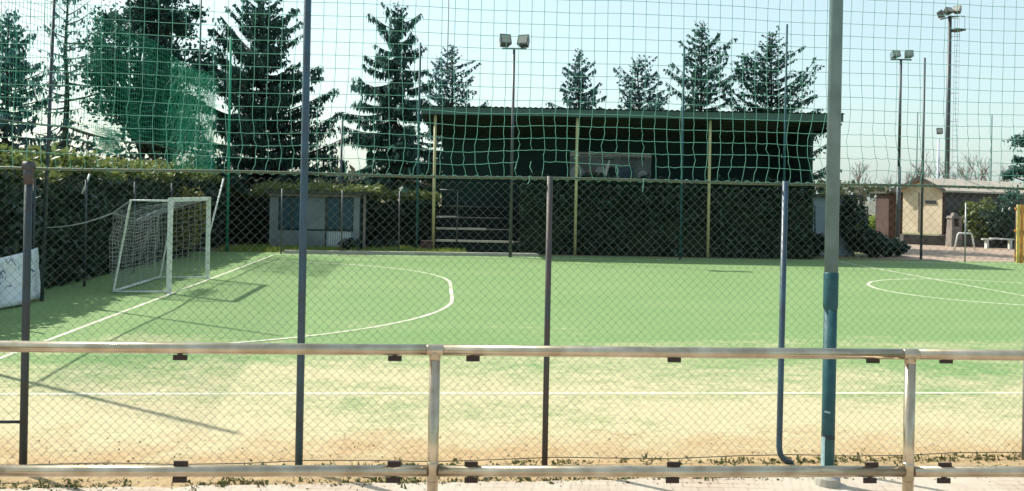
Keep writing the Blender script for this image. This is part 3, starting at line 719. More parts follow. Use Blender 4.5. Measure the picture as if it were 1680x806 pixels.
# white boundary boards and dark frame behind
bf = thing('board_fence', at(1435, 345, 56), 'white board fence glimpsed left of the brown hut', 'fence')
for i in range(3):
    q = MB(); pa, pb = at(1400 + i * 24, 330, 56), at(1422 + i * 24, 352, 56); q.box(((pa.x + pb.x) / 2, 56, (pa.z + pb.z) / 2), (pb.x - pa.x, .06, pa.z - pb.z)); q.build('board', M['board_w'], bf)
    q = MB(); q.box((pb.x + .04, 56, .9), (.09, .09, 1.9)); q.build('post', M['pole_dk'], bf)
shrub(gx(1436, 58) , 1.4, 1.2, 'bright green bush below the white boards', 54, 900, .16, 'grass', 'bush')
fr = MB(); 
for px in (1437,): fr.tube([gp(px, 392), at(px, 325, gp(px, 392).y)], .035, 8)
tag(fr.build('gate_post', M['pole_dk'], None, True), 'short dark post before the white boards', 'post')
# brown hut next to the shed
dh = 46.7; xa, xb = at(1458, 350, dh).x, at(1481, 350, dh).x; zh = at(1470, 318, dh).z
hut = thing('brown_hut', ((xa + xb) / 2, dh + .8, 0), 'dark reddish brown hut leaning on the cream shed', 'hut')
q = MB(); q.box(((xa + xb) / 2, dh + .8, zh / 2), (xb - xa, 1.6, zh)); q.build('wall', M['brown'], hut)
q = MB(); q.box(((xa + xb) / 2 - .1, dh + .75, zh + .05), (xb - xa + .3, 2.0, .1)); q.build('roof', M['roof_dk'], hut)
# cream shed: gable facing left and camera, long side in shade
GN = Vector((-.80, -.60, 0)).normalized(); GT = Vector((.60, -.80, 0)).normalized(); LD = -GN
ds = 45.5; A = at(1481, 350, ds); A.z = 0
# width so that the right edge of the gable lands near column 1550
wg = 0.5
while True:
    B = A + GT * wg; px_ = PX0 + FPX * B.x / B.y
    if px_ > 1545 or wg > 9: break
    wg += .05
zb0, ze, zr = .55, 2.85, 3.35; LEN = 11.0
shed = thing('garden_shed', A + GT * wg / 2, 'cream shed with low pitched roof and bright sunlit gable at right', 'shed')
def sp_(t_, l, z): 
    p = A + GT * t_ + LD * l; p.z = z; return p
q = MB(); q.prism([sp_(0, 0, zb0), sp_(wg, 0, zb0), sp_(wg, 0, ze), sp_(wg / 2, 0, zr), sp_(0, 0, ze)], LD * LEN); q.build('wall', M['cream'], shed)
q = MB(); q.prism([sp_(wg + .004, .25, zb0 - .3), sp_(wg + .03, .25, zb0 - .3), sp_(wg + .03, .25, ze - .06), sp_(wg + .004, .25, ze - .06)], LD * (LEN - .5)); q.build('side_shade_panel', M['stone_dk'], shed)  # dark panel added to paint the shade on the long side
q = MB(); q.box(sp_(wg + .02, .1, (ze + zb0) / 2 - .1), (.16, .14, ze - zb0), math.atan2(GT.y, GT.x)); q.build('corner_post', M['brown'], shed)
q = MB()
for sgn in (0, 1):
    e0 = sp_(-.3, -.3, ze - .12) if sgn == 0 else sp_(wg + .3, -.3, ze - .12); r0 = sp_(wg / 2, -.3, zr + .05)
    q.prism([e0, r0, r0 + Vector((0, 0, .09)), e0 + Vector((0, 0, .09))], LD * (LEN + .6))
q.build('roof', M['roof_cr'], shed)
q = MB(); 
for (ta, za, tb, zb_) in [(-.3, ze - .16, wg / 2, zr + .02), (wg + .3, ze - .16, wg / 2, zr + .02)]:
    a1, b1 = sp_(ta, -.33, za), sp_(tb, -.33, zb_); q.prism([a1, b1, b1 + Vector((0, 0, .2)), a1 + Vector((0, 0, .2))], GN * .04)
q.build('barge_board', M['stone_dk'], shed)
q = MB(); c = sp_(wg * .72, -.02, 2.2); q.box(c, (.55, .05, .16), math.atan2(GT.y, GT.x)); q.build('vent', M['ink'], shed)
q = MB(); c = sp_(wg * .42, -.02, 1.65); q.box(c, (.04, .05, 2.1), math.atan2(GT.y, GT.x)); q.build('door_joint', M['stone'], shed)
# retaining wall
q = MB(); a1, b1 = at(1482, 400, 44), at(1790, 400, 40.5); a1.z = b1.z = 0
for i in range(9):
    p, r_ = a1.lerp(b1, i / 9), a1.lerp(b1, (i + .985) / 9); h_ = .52 + rnd.uniform(-.05, .05)
    q.prism([p, p + Vector((0, .45, 0)), p + Vector((0, .45, h_)), p + Vector((0, 0, h_))], r_ - p)
tag(q.build('retaining_wall', M['stone_dk']), 'low dark stone retaining wall behind the dirt yard', 'wall')
# stone barbecue
c = gp(1565, 399); c = at(1565, 400, 42.6); c.z = 0; bq = thing('stone_barbecue', c, 'small stone barbecue chimney with slab cap beside the shed', 'barbecue')
q = MB(); q.box(c + Vector((0, 0, .5)), (.6, .5, 1.0), .1, .9); q.build('base', M['stone'], bq)
q = MB(); 
for s_ in (-.19, .19): q.box(c + Vector((s_, 0, 1.2)), (.13, .4, .4), .1)
q.box(c + Vector((0, .2, 1.2)), (.25, .1, .4), .1); q.build('firebox', M['stone'], bq)
q = MB(); q.box(c + Vector((0, 0, 1.47)), (.62, .5, .12), .1, .8); q.box(c + Vector((0, 0, 1.62)), (.3, .3, .15), .1, .6); q.build('cap', M['stone'], bq)
# white hurdle frame
c0, c1 = gp(1566, 410), gp(1597, 411); dm = (c0.y + c1.y) / 2; q = MB(); up = Vector((0, 0, .78))
q.tube([c0, c0.lerp(c1, .15) + up * .9, c0.lerp(c1, .2) + up, c0.lerp(c1, .85) + up, c0.lerp(c1, .92) + up * .9, c1 + Vector((.06, 0, 0))], .04, 8)
tag(q.build('hurdle_frame', M['white'], None, True), 'white bent tube frame standing on the dirt yard', 'frame')
q = MB(); c0 = at(1612, 392, 41.2); 
for i in range(4): q.box(c0 + Vector((.2 + .38 * i, rnd.uniform(-.1, .1), rnd.uniform(-.02, .03))), (.42, .25, .07), rnd.uniform(-.25, .25))
for i in (0, 3): q.box((c0.x + .2 + .38 * i, c0.y, c0.z / 2 - .02), (.1, .2, max(.1, c0.z - .04)))
tag(q.build('white_bench', M['board_w']), 'crooked white plank bench before the dark wall', 'bench')
shrub(gx(1608, 43), 1.2, 2.5, 'bright green bush against the shaded long side of the shed', 55, 1300, .14, 'hedge_lt', 'bush')
shrub(gx(1655, 42), 1.5, 2.5, 'dark bush under the shed eaves near the right edge', 56, 1600, .14, 'hedge', 'bush')
shrub(gx(1575, 44.2), .8, 1.9, 'grey shaded bush just right of the shed gable', 57, 700, .13, 'hedge', 'bush')
# orange and yellow slatted play hut at the right edge
c = gp(1690, 432); ph = thing('play_hut', c, 'orange and yellow slatted wooden hut cut by the right edge', 'play hut')
zt_ = at(1672, 336, c.y).z
for i in range(9):
    q = MB(); xx = at(1667, 400, c.y).x + .065 + i * .135; q.box((xx, c.y, zt_ / 2), (.10, .05, zt_)); q.build('slat', M['yellow'] if i % 2 == 0 else M['orange'], ph)
for z in (.25, zt_ * .55, zt_ - .15):
    q = MB(); q.box((at(1667, 400, c.y).x + .6, c.y + .06, z), (1.25, .06, .09)); q.build('rail', M['orange'], ph)
q = MB(); q.box((at(1667, 400, c.y).x + 1.0, c.y + .5, zt_ * .45), (1.1, .7, zt_ * .9)); q.build('body', M['brown'], ph)

# ------------------------------------------------------------------ poles and floodlights
def lamp_head(parent, c, wdt, hgt_, tilt_x, yaw, m_case='lamp_case', depth=.16):
    c = Vector(c); rot = Matrix.Rotation(yaw, 3, 'Z') @ Matrix.Rotation(tilt_x, 3, 'X')
    q = MB(); hw, hh = wdt / 2, hgt_ / 2
    vs = [rot @ Vector(v) + c for v in [(-hw, -depth, -hh), (hw, -depth, -hh), (hw, -depth, hh), (-hw, -depth, hh), (-hw * .7, depth, -hh * .7), (hw * .7, depth, -hh * .7), (hw * .7, depth, hh * .7), (-hw * .7, depth, hh * .7)]]
    q.add(vs, [(0, 1, 2, 3), (7, 6, 5, 4), (0, 4, 5, 1), (1, 5, 6, 2), (2, 6, 7, 3), (3, 7, 4, 0)])
    ho = q.build('lamp_head', M[m_case], parent)
    q = MB(); q.add([rot @ Vector(v) + c for v in [(-hw * .78, -depth - .008, -hh * .75), (hw * .78, -depth - .008, -hh * .75), (hw * .78, -depth - .008, hh * .75), (-hw * .78, -depth - .008, hh * .75)]], [(0, 1, 2, 3)])
    q.build('lens', M['lamp_glass'], ho)
FG = 'floodlight poles'
d1 = 29.8; b = gx(839, d1); zt1 = at(841, 80, d1).z
fl = thing('floodlight', b, 'twin headed floodlight on a slim pole in front of the stand', 'floodlight', FG)
q = MB(); q.tube([b, b + Vector((0, 0, zt1))], [.065, .045], 10); q.build('pole', M['pole_dk'], fl, True)
pz = b + Vector((0, 0, zt1)); q = MB(); q.tube([pz - Vector((.42, 0, 0)), pz + Vector((.44, 0, 0))], .03, 8); q.build('crossbar', M['pole_grey'], fl)
lamp_head(fl, at(828, 68, d1), .40, .40, R(-25), R(18)); lamp_head(fl, at(860, 69, d1), .40, .40, R(-25), R(-20))
d2 = 35.5; b = gx(1474, d2); zt2 = at(1478, 98, d2).z
fl = thing('floodlight', b, 'floodlight pole with two pale square lamps level on one bar', 'floodlight', FG)
q = MB(); q.tube([b, b + Vector((0, 0, zt2 * .45))], .085, 10); q.tube([b + Vector((0, 0, zt2 * .45)), b + Vector((0, 0, zt2))], [.06, .05], 10); q.build('pole', M['pole_dk'], fl, True)
pz = b + Vector((0, 0, zt2)); q = MB(); q.tube([pz - Vector((.44, 0, 0)), pz + Vector((.44, 0, 0))], .035, 8); q.build('crossbar', M['pole_grey'], fl)
lamp_head(fl, at(1468, 90, d2), .34, .28, R(-15), R(8), 'pole_grey'); lamp_head(fl, at(1490, 90, d2), .34, .28, R(-15), R(-8), 'pole_grey')
d3 = 48.0; b = gx(1553, d3); zt3 = at(1560, 26, d3).z
fl = thing('floodlight_mast', b, 'tallest floodlight mast with three dark lamps, platform and pale ladder', 'floodlight', FG)
q = MB(); q.tube([b, b + Vector((0, 0, zt3))], [.15, .10], 10); q.build('pole', M['pole_dk'], fl, True)
lamp_head(fl, at(1543, 24, d3), .42, .42, R(-20), R(60)); lamp_head(fl, at(1555, 19, d3), .42, .36, R(-30), R(20)); lamp_head(fl, at(1571, 17, d3), .42, .42, R(-30), R(-50))
q = MB(); q.tube([at(1543, 32, d3), at(1560, 28, d3), at(1574, 27, d3)], .04, 6); q.build('crossbar', M['pole_dk'], fl)
q = MB(); pm = at(1570, 50, d3); q.box(pm, (.6, .7, .09), .3); q.build('platform', M['pole_dk'], fl)
q = MB()
for sx in (-.28, .28):
    for sy in (-.3, .3): q.tube([pm + Vector((sx, sy, 0)), pm + Vector((sx, sy, .75))], .02, 5)
q.tube([pm + Vector((-.28, -.3, .75)), pm + Vector((.28, -.3, .75)), pm + Vector((.28, .3, .75)), pm + Vector((-.28, .3, .75))], .02, 5); q.build('guard_rail', M['ladder'], fl)
q = MB(); lb = b + Vector((.42, 0, 3.2)); lz = pm.z - .1
for sx in (-.14, .14): q.tube([lb + Vector((sx, 0, 0)), Vector((lb.x + sx, lb.y, lz))], .018, 5)
z = 3.3
while z < lz: q.tube([(lb.x - .14, lb.y, z), (lb.x + .14, lb.y, z)], .012, 4); z += .3
z = 3.6
while z < lz: q.tube([(b.x, b.y, z), (lb.x + .14, lb.y, z)], .02, 4); z += 1.6
q.build('ladder', M['ladder'], fl)
d4 = 60; b = gx(1538, d4); z4 = at(1540, 228, d4).z
fl = thing('floodlight', b, 'small far floodlight with one dark lamp left of the tallest mast', 'floodlight', FG)
q = MB(); q.tube([b, b + Vector((0, 0, z4))], .07, 8); q.build('pole', M['ladder'], fl, True); lamp_head(fl, at(1541, 216, d4), .42, .42, R(-20), R(-15))
def pole(px, py_top, dd_, r_, label, m='pole_dk', group='thin net poles', name='net_pole', pxb=None):
    b = gx(pxb or px, dd_); tpz = at(px, py_top, dd_); q = MB(); q.tube([b, Vector((tpz.x if pxb else b.x, dd_, tpz.z))], [r_, r_ * .85], 8)
    return tag(q.build(name, M[m], None, True), label, 'pole', group)
pole(1513, 95, 32.5, .05, 'tall plain dark pole between the twin lamp pole and the tallest mast')
pole(1503, 184, 60, .05, 'thin far pole left of the small far lamp', 'pole_grey')
pole(1625, 188, 60, .05, 'thin far pole above the shed roof at right', 'pole_grey')
pole(1118, 78, 29.9, .045, 'thin teal pole before the stand between its two right columns', 'pole_teal')
pole(1286, 40, 30.2, .045, 'thin teal pole before the right end of the stand', 'pole_teal')
pole(685, 70, 30.6, .045, 'thin teal pole rising in front of the pointed spruce', 'pole_teal')
pole(559, 198, 33.2, .05, 'short dark pole left of the pointed spruce')
pole(730, -40, 44.5, .03, 'very thin tall rod behind the left end of the stand roof')
pole(374, 60, 29.8, .05, 'thin green net pole at the far left corner', 'net_far')
pole(324, -60, 33.0, .04, 'thin dark tall pole behind the far left net')
# low posts of the far fence
FFG = 'posts of the far fence'
for px, lab in [(461, 'low fence post in front of the left teal panel of the hut'), (560, 'low fence post in front of the right teal panel of the hut'), (654, 'low fence post between the hut and the stand'),
                (1583, 'grey fence post right of the stone barbecue'), (1667, 'dark fence post beside the orange hut')]:
    b = gp(px, 417 if px < 1000 else 430); q = MB(); q.tube([b, b + Vector((0, 0, 2.25 if px < 1000 else 2.2))], .028, 8)
    tag(q.build('fence_post', M['post_grey'] if px == 1583 else M['pole_dk'], None, True), lab, 'post', FFG)

# ------------------------------------------------------------------ left side: tall net, its poles and cable
NU = -2.35
corner = P(NU + 1.6, -8.0)
q = MB(); cp = Vector((-7.9, 11.1, 0)); q.tube([cp, cp + Vector((0, 0, 6.2))], [.042, .034], 10); tag(q.build('net_pole', M['post_dark'], None, True), 'dark net pole standing just outside the left edge of the view', 'pole', 'poles of the left net')
p1 = at(72, 318, 16.2); p1.z = 0; q = MB(); tp1 = at(90, -30, 16.2); q.tube([p1, tp1], [.036, .03], 10); tag(q.build('net_pole', M['post_dark'], None, True), 'leaning thin black pole rising from the left hedge', 'pole', 'poles of the left net')
pL = [cp + Vector((-.35, 0, 0)), p1, P(NU, 4.6), P(NU, 10.8)]
def left_pt(s):                          # s 0..1 along the net
    L = [(pL[i + 1] - pL[i]).length for i in range(3)]; T = sum(L); x = s * T
    for i in range(3):
        if x <= L[i] or i == 2: return pL[i].lerp(pL[i + 1], min(1, x / L[i]))
        x -= L[i]
TL = sum((pL[i + 1] - pL[i]).length for i in range(3))
q = MB(); nn = int(TL / .15); zt_l, zb_l = 6.3, 3.42
side = Vector((.996, .085, 0))
grid = []
for i in range(nn + 1):
    s = i / nn; p = left_pt(s); row = []
    for j in range(21):
        z = zb_l + (zt_l - zb_l) * j / 20 - .28 * math.sin(math.pi * ((s * 3) % 1)) * (j / 20)
        wv = .10 * noise.noise(Vector((s * 14, z * .8, 3)))
        al = .12 * noise.noise(Vector((s * 9, z * 1.1, 8)))
        row.append(p + side * wv + NV * al + Vector((0, 0, z + .06 * noise.noise(Vector((s * 30, z, 5))))))
    grid.append(row)
for i in range(nn + 1): q.tube(grid[i], .0045, 3, False)
for j in range(21): q.tube([grid[i][j] for i in range(nn + 1)], .0045, 3, False)
lnet = thing('safety_net', left_pt(.5), 'fine green net above the left hedge behind the goal', 'net')
q.build('mesh', M['net_far'], lnet)
q = MB(); q.tube([left_pt(i / 40) + Vector((0, 0, zb_l - .10 * math.sin(math.pi * ((i / 40 * 3) % 1)))) for i in range(41)], .022, 6, False); q.build('bottom_cable', M['raildk'], lnet)
q = MB()                                                                # bunched folds of spare netting near the goal
rg = random.Random(33)
def patch(name, s0, s1, z0, z1, n, seed):
    rg = random.Random(seed); q = MB()
    for i in range(n):
        s = rg.uniform(s0, s1); a = left_pt(s); k = []
        x_ = rg.uniform(-.1, .1)
        for j in range(9):
            z = z0 + (z1 - z0) * j / 8; k.append(a + side * (x_ + .08 * rg.gauss(0, 1)) + NV * (.25 * rg.gauss(0, 1)) + Vector((0, 0, z + rg.gauss(0, .04))))
        q.tube(k, .0033, 3, False)
    for i in range(n // 2):
        z = rg.uniform(z0, z1); k = [left_pt(s0 + (s1 - s0) * j / 8) + side * rg.gauss(0, .12) + Vector((0, 0, z + rg.gauss(0, .05))) for j in range(9)]
        q.tube(k, .0033, 3, False)
    q.build(name, M['net_far'], lnet)
patch('gathered_netting', .74, 1.0, 2.75, 6.0, 175, 1)
patch('gathered_netting', .44, .50, 3.0, 3.55, 50, 2)
# left boundary fence posts
LFG = 'posts of the left boundary fence'
lfl = ['grey post at the left fence just behind the white sheet', 'grey post at the left fence between sheet and goal', 'grey post at the left fence behind the near goal corner', 'grey post at left fence behind the far goal post', 'grey post at the left fence beyond the goal']
for i, v in enumerate((-5.0, -2.6, -.2, 2.8, 5.8)):
    b = P(NU + .12, v); q = MB(); q.tube([b, b + Vector((0, 0, 2.35))], .028, 8); tag(q.build('fence_post', M['post_dark'], None, True), lfl[i], 'post', LFG)
q = MB(); q.tube([at(367, 293, 26.0), gp(344, 383, at(344, 383, 25.5).z)], .028, 7); 
q = MB(); a1 = at(367, 293, 26.5); b1 = at(343, 385, 25.8); b1 = b1 + (b1 - a1) * .25; b1.z = max(b1.z, 0.0); q.tube([a1, b1], .026, 7); tag(q.build('leaning_pole', M['white'], None, True), 'thin pale pole leaning beside the far goal post', 'pole')
q = MB(); a1 = at(147, 286, 19.2); b1 = at(134, 318, 19.0); q.tube([a1, a1.lerp(b1, .5) + Vector((.01, 0, 0)), b1], .022, 6); tag(q.build('pale_stick', M['white'], None, True), 'short pale stick caught in the top of the left hedge', 'stick')

# white sheet against the left fence
sh = MB(); nu_, nv_ = 16, 10
TLc, TRc, BRc, BLc = P(NU + .2, -4.75, .94), P(NU + .2, -2.62, 1.02), P(NU + .32, -2.50, .05), P(NU + .3, -4.45, .04)
gridp = []
for i in range(nu_ + 1):
    for j in range(nv_ + 1):
        a, b = i / nu_, j / nv_; p = TLc.lerp(TRc, a).lerp(BLc.lerp(BRc, a), b)
        wv = .05 * math.sin(a * 9 + b * 3) + .04 * noise.noise(Vector((a * 5, b * 4, 2))); p = p + UV * (wv * (.3 + b)) + Vector((0, 0, -.05 * math.sin(math.pi * a) * (1 - b)))
        gridp.append(p)
nf = [(i * (nv_ + 1) + j, (i + 1) * (nv_ + 1) + j, (i + 1) * (nv_ + 1) + j + 1, i * (nv_ + 1) + j + 1) for i in range(nu_) for j in range(nv_)]
sh.add(gridp, nf); sheet = thing('cloth_banner', P(NU + .2, -3.6), 'wrinkled white sheet with faint blue marks hung at the left edge', 'banner')
so_ = sh.build('sheet', M['sheet'], sheet, True); md = so_.modifiers.new('s', 'SOLIDIFY'); md.thickness = .006
mk = MB(); rg = random.Random(44)
for i in range(46):
    a, b = rg.uniform(.08, .92), rg.uniform(.12, .7); gi = int(a * nu_) * (nv_ + 1) + int(b * nv_); c = gridp[gi] + UV * .012 + NV * rg.uniform(-.06, .06)
    l = rg.uniform(.03, .09); dv = (NV * rg.uniform(-1, 1) + Vector((0, 0, rg.uniform(-1, 1)))).normalized() * l; wv = Vector((0, 0, .012))
    mk.quad(c - dv - wv, c + dv - wv, c + dv + wv, c - dv + wv)
mk.build('printed_marks', M['print'], sheet)

# ------------------------------------------------------------------ goal
goal = thing('football_goal', P(-.15, 0), 'white five a side goal with sagging grey net at the left end', 'goal')
gu = -.17; G0, G1 = gp(277, 482), gp(340, 458); hg = 1.92
gdir = (G1 - G0).normalized(); gback = Vector((-gdir.y, gdir.x, 0))
if gback.x > 0: gback = -gback
def gpt(a, b, z): p = G0 + gdir * a + gback * b; p.z = z; return p
gw = (G1 - G0).length; TB, BB = .80, 1.12
for a in (0, gw):
    q = MB(); q.box(gpt(a, 0, hg / 2), (.085, .085, hg), YAW); q.build('goal_post', M['white'], goal)
q = MB(); q.box(gpt(gw / 2, 0, hg + .042), (.085, gw + .085, .085), math.atan2(gdir.y, gdir.x) - R(90)); q.build('crossbar', M['white'], goal)
for a in (0, gw):
    q = MB(); q.tube([gpt(a, .03, hg + .02), gpt(a, TB, hg + .02), gpt(a, BB, .04), gpt(a, .03, .04)], .026, 8); q.build('side_frame', M['white'], goal, True)
q = MB(); q.tube([gpt(0, BB, .04), gpt(gw, BB, .04)], .03, 8); q.build('ground_bar', M['white'], goal, True)
q = MB(); 
def gnet(fn, na, nb_):
    rows = [[fn(i / na, j / nb_) for j in range(nb_ + 1)] for i in range(na + 1)]
    for r_ in rows: q.tube(r_, .0048, 3, False)
    for j in range(nb_ + 1): q.tube([rows[i][j] for i in range(na + 1)], .0055, 3, False)
def wob(p, k=.04): return p + Vector((noise.noise(p * 2.3), noise.noise(p * 2.3 + Vector((7, 0, 0))), noise.noise(p * 2.3 + Vector((0, 9, 0))))) * k
BK0 = 1.16
def backp(a, b):
    # back net hangs between the rope points, sagging from the top and bulging backwards
    z = (hg - .30 - .18 * math.sin(math.pi * a) ** .8) * (1 - b) + .05
    return wob(gpt(gw * a, BK0 - .03 * (1 - b) + .04 * math.sin(b * math.pi), z), .07)
gnet(backp, 22, 20)
for a in (0.0, 1.0): gnet(lambda s, b, a=a: wob(gpt(gw * a, .04).lerp(Vector((0, 0, 0)), 0) if False else gpt(gw * a, .04 + (BK0 - .05) * s, (hg - .32 * s ** 1.2) * (1 - b) + .05), .04 if 0 < s < 1 else 0), 8, 16)
gnet(lambda s, a: wob(gpt(gw * a, .04 + (BK0 - .05) * s, hg - (.30 + .18 * math.sin(math.pi * a)) * s ** 1.1), .04), 8, 20)
q.build('goal_net', M['goalnet'], goal)
q = MB(); e = at(74, 374, 16.6); s_ = gpt(0, BK0, hg - .26)
q.tube([s_ + (e - s_) * (i / 10) - Vector((0, 0, .07 * math.sin(math.pi * i / 10))) for i in range(11)] , .012, 6, False)
q.tube([gpt(0, TB, hg + .02), s_, gpt(gw * .5, BK0 + .02, hg - .44), gpt(gw, BK0, hg - .26), gpt(gw, TB, hg + .02)], .014, 6, False); q.build('tie_rope', M['goalnet'], goal)

# ------------------------------------------------------------------ near chain link fence
FH = 2.355
fence = thing('chain_link_fence', F(0), 'green chain link fence with dark posts along the near touchline', 'fence')
q = MB(); pitch_w = .036; per = .072; XA, XB = -5.4, 5.9; k = 0
x = XA; nz = int((FH - .06) / (per / 2))
while x < XB:
    pts = []
    for j in range(nz + 1):
        sgn = 1 if (j + k) % 2 else -1; z = .05 + j * per / 2
        bow = .012 * noise.noise(Vector((x * .9, z * 1.2, 1)))
        sl = .010 * noise.noise(Vector((x * 1.6, z * 1.3, 6)))
        pts.append(F(x + sgn * (pitch_w / 2 + .0012) + sl, z + .006 * noise.noise(Vector((x * 2, z, 9))), bow + sgn * .0015))
    q.tube(pts, .0014, 4, False); x += pitch_w; k += 1
q.build('wire_mesh', M['wire'], fence, True)
q = MB(); q.tube([F(-5.6 + .4 * i, FH + .006 * math.sin(i * .9), 0) for i in range(30)], .011, 8); q.build('top_rail', M['raildk'], fence, True)
q = MB(); q.tube([F(-5.6 + .5 * i, .045 + .012 * math.sin(i * 1.7), .004) for i in range(24)], .004, 5); q.build('tension_wire', M['wire'], fence)
def fpx(px, py): 
    r_ = ray(px, py); s_ = 6.95 / (1 - .10 * r_.x); return r_.x * s_
xs = fpx(43, 745)
q = MB(); q.tube([F(xs, -.02, -.04), F(xs, FH + .05, -.04)], .029, 10); q.k = 1; q.tube([F(xs, FH - .13, -.04), F(xs, FH + .02, -.04)], .036, 10); q.tube([F(xs - .035, FH + .01, -.04), F(xs + .035, FH + .01, -.04)], .04, 10)
o = q.build('post', [M['post_dark'], M['post_rust']], fence, True); o['label'] = 'dark post with a rusty top sleeve'
xs = fpx(893.5, 745); q = MB(); q.tube([F(xs, -.02, -.04), F(xs, FH + .02, -.04)], .025, 10); q.build('post', M['post_rust'], fence, True)
xs = fpx(1276, 725); q = MB(); q.tube([F(xs + .11, .0, -.06), F(xs + .05, .025, -.05), F(xs + .012, .07, -.04), F(xs, .13, -.04), F(xs + .01, FH + .02, -.04)], .025, 10)
o = q.build('post', M['post_blue'], fence, True); o['label'] = 'blue post bent at its foot'
xs = fpx(1678, 725); q = MB(); q.tube([F(xs, -.02, -.04), F(xs, FH + .02, -.04)], .03, 10); q.build('post', M['post_grey'], fence, True)
xs = fpx(42, 683); q = MB(); q.tube([F(-5.6, at(20, 683, 6.7).z, -.03), F(xs, at(20, 683, 6.7).z, -.03)], .012, 8); q.build('brace', M['post_dark'], fence, True)
# tall net poles at the near side
xs = fpx(493, 750); q = MB(); q.tube([F(xs, -.02, -.05), F(xs, 1.6, -.05), F(xs, 6.6, -.05)], [.031, .031, .029], 12)
tag(q.build('net_pole', M['post_blue'], None, True), 'slim dark blue net pole rising at the near fence, left of centre', 'pole', 'tall near net poles')
b = gp(1357, 797); bp_ = thing('net_pole', b, 'thick grey and teal net pole with sleeve joint at the near right', 'pole', 'tall near net poles')
z1 = at(1356, 507, b.y).z; z2 = at(1356, 446, b.y).z
q = MB(); q.tube([b, b + Vector((0, 0, z1 + .02))], .050, 20); q.build('lower_tube', M['pole_teal'], bp_, True)
q = MB(); q.tube([b + Vector((0, 0, z1)), b + Vector((0, 0, z1 + .012)), b + Vector((0, 0, z2 - .012)), b + Vector((0, 0, z2))], [.050, .056, .056, .050], 20); q.build('sleeve', M['pole_teal'], bp_, True)
q = MB(); q.tube([b + Vector((0, 0, z2 - .02)), b + Vector((0, 0, 7.0))], [.051, .050], 20); q.build('upper_tube', M['pole_grey'], bp_, True)
def wrap(name, zc, hgt_, a0, a1, m):
    q = MB(); n = 10
    for i in range(n):
        t0, t1 = a0 + (a1 - a0) * i / n, a0 + (a1 - a0) * (i + 1) / n; rr = .0512
        jit = lambda k: .012 * noise.noise(Vector((k * 3, zc * 9, 0)))
        q.quad(b + Vector((rr * math.cos(t0), rr * math.sin(t0), zc - hgt_ / 2 + jit(t0))), b + Vector((rr * math.cos(t1), rr * math.sin(t1), zc - hgt_ / 2 + jit(t1))),
               b + Vector((rr * math.cos(t1), rr * math.sin(t1), zc + hgt_ / 2 + jit(t1 + 5))), b + Vector((rr * math.cos(t0), rr * math.sin(t0), zc + hgt_ / 2 + jit(t0 + 5))))
    q.build(name, m, bp_, True)
wrap('paint_ring', at(1356, 716, b.y).z, .035, R(150), R(400), M['ink']); wrap('peeled_patch', at(1353, 674, b.y).z, .012, R(215), R(265), M['pole_peel']); wrap('peeled_patch', at(1351, 745, b.y).z, .28, R(175), R(225), M['pole_peel'])
q = MB(); q.tube([b + Vector((0, 0, -.02)), b + Vector((0, 0, .07)), b + Vector((0, 0, .085))], [.105, .095, .07], 14); q.build('footing', M['concrete'], bp_)

# near ball net hung above the fence
CELL = .1045; nx, nzv = int((XB - XA) / CELL), 43
nodes = {}
def nd(i, j):
    if (i, j) in nodes: return nodes[(i, j)]
    x = XA + i * CELL; z = FH + .01 + j * CELL; low = max(0.0, 1 - j / 8.0)
    # slack lower rows: pulled sideways and sagging, taut above
    dx = .012 * noise.noise(Vector((x * 1.1, z * .9, 11))) + low * (.085 * noise.noise(Vector((x * .75, z * 2.0, 21))) + .09 * noise.noise(Vector((x * 1.7, z * 1.2, 27)))) * min(1, j / 1.5)
    dz = .014 * noise.noise(Vector((x * 1.3, z * .5, 31))) + low * (.05 * noise.noise(Vector((x * 1.2, z * 1.5, 41)))) * min(1, j)
    dy = .05 * noise.noise(Vector((x * .6, z * .7, 51))) + .02 * noise.noise(Vector((x * 3, z * 3, 52)))
    dz += -.020 * math.sin((x - XA) * 1.47) ** 2 * (j / 30)
    nodes[(i, j)] = F(x + dx, z + dz, -.06 + dy * min(1, j)); return nodes[(i, j)]
q = MB(); holes = [(872, 268, 22, 16), (1058, 276, 16, 14), (1012, 258, 12, 10), (905, 285, 14, 8), (955, 245, 8, 9)]
rg = random.Random(77)
def pix(p): 
    v = cam.matrix_world.inverted() @ p; return PX0 + FPX * v.x / -v.z, PY0 - FPX * v.y / -v.z
def seg(a, b, sag):
    A_, B_ = nd(*a), nd(*b); mpx, mpy = pix((A_ + B_) / 2)
    for hx, hy, rx_, ry_ in holes:
        if ((mpx - hx) / rx_) ** 2 + ((mpy - hy) / ry_) ** 2 < 1:
            if rg.random() < .35:                            # loose end hanging down
                e = A_ + Vector((rg.gauss(0, .03), rg.gauss(0, .02), -rg.uniform(.05, .11))); q.tube([A_, A_.lerp(e, .5) + Vector((rg.gauss(0, .015), 0, 0)), e], .0032, 4, False)
            return
    m_ = (A_ + B_) / 2 + Vector((sag[0], 0, sag[1])); q.tube([A_, m_, B_], .0021, 4, False)
for i in range(nx + 1):
    for j in range(nzv + 1):
        l = max(0, 1 - j / 8)
        if i < nx and j > 0: seg((i, j), (i + 1, j), (0, -.010 * l * rg.random()))
        if j < nzv: seg((i, j), (i, j + 1), (.014 * l * rg.gauss(0, .7), 0))
bnet = thing('ball_net', F(0, FH), 'green square mesh ball net hanging above the near fence', 'net')
q.build('mesh', M['net'], bnet)
q = MB()                                                                  # lashing cord wound round the fence rail
pts = []
for i in range(900): 
    x = XA + (XB - XA) * i / 900; a = i * .9; rr = .016 + .008 * noise.noise(Vector((x * 5, 0, 0))); pts.append(F(x, FH + rr * math.sin(a), rr * math.cos(a)))
q.tube(pts, .0028, 3, False); q.build('lashing', M['net'], bnet)

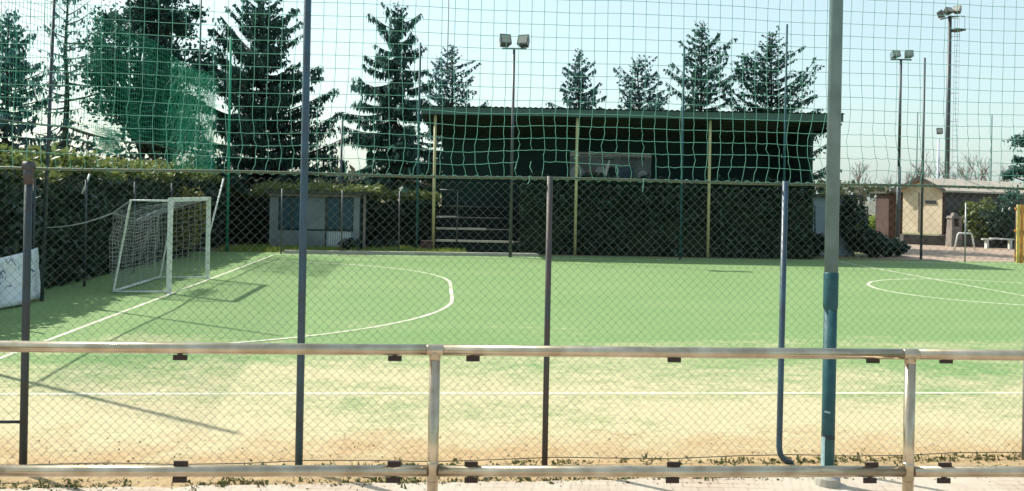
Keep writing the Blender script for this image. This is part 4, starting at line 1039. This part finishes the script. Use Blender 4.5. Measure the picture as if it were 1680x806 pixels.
# ------------------------------------------------------------------ near railing
RD = lambda x: 5.2 + .055 * x
def RP(x, z, off=0): return Vector((x, RD(x) + off, z))
def rpx(px, py): 
    r_ = ray(px, py); s_ = 5.2 / (1 - .055 * r_.x); return r_.x * s_, H + r_.z * s_
ztop = rpx(840, 575.5)[1]; zbot = rpx(840, 773)[1]
rail = thing('railing', RP(0, 0), 'weathered tubular steel railing with small dark clips across the foreground', 'railing')
RT = .0335
xp = [rpx(711.5, 690)[0], rpx(1491.5, 690)[0]]; sp = xp[1] - xp[0]; xall = [xp[0] - sp, xp[0], xp[1], xp[1] + sp]
for nm, z in (('top_rail', ztop), ('lower_rail', zbot)):
    for a, c in zip(xall[:-1], xall[1:]):
        q = MB(); q.tube([RP(a + (.036 if nm == 'lower_rail' else .002), z), RP((a + c) / 2, z - .002), RP(c - (.036 if nm == 'lower_rail' else .002), z)], RT if nm == 'top_rail' else RT * 1.02, 24); q.build(nm, M['steel'], rail, True)
for x in xall:
    q = MB(); q.tube([RP(x, -.02), RP(x, ztop - .02)], RT * 1.0, 24); q.build('post', M['steel'], rail, True)
    for z in (ztop, zbot):
        q = MB()
        if z == ztop: q.tube([RP(x - .05, z), RP(x - .045, z), RP(x + .045, z), RP(x + .05, z)], [RT * 1.0, RT * 1.05, RT * 1.05, RT * 1.0], 24)
        q.tube([RP(x, z - .06), RP(x, z - .045), RP(x, z - .01 if z == ztop else z + .045), RP(x, z + .0 if z == ztop else z + .06)], [RT * 1.0, RT * 1.06, RT * 1.06, RT * 1.0], 24)
        q.build('weld_collar', M['steel'], rail, True)
def clip(px, py, up, wpx=22):
    x, z = rpx(px, py); wd = wpx / FPX * 5.2
    q = MB(); q.box(RP(x, z, -.002), (wd, .014, .031), .055); q.box(RP(x, z + (.02 if up else -.02), -.004), (wd * .3, .02, .018), .055); q.build('clip', M['clip'], rail)
for px in (296, 648, 776, 1106, 1432, 1552): clip(px, 586.5 + (px - 296) * .0045, True)
for px in (297, 647, 773, 1105, 1430, 1550): clip(px, 760.5 + (px - 296) * .0022, False)
for px in (295, 646, 773, 1103, 1427, 1548): clip(px, 787.3 + (px - 296) * .001, True)
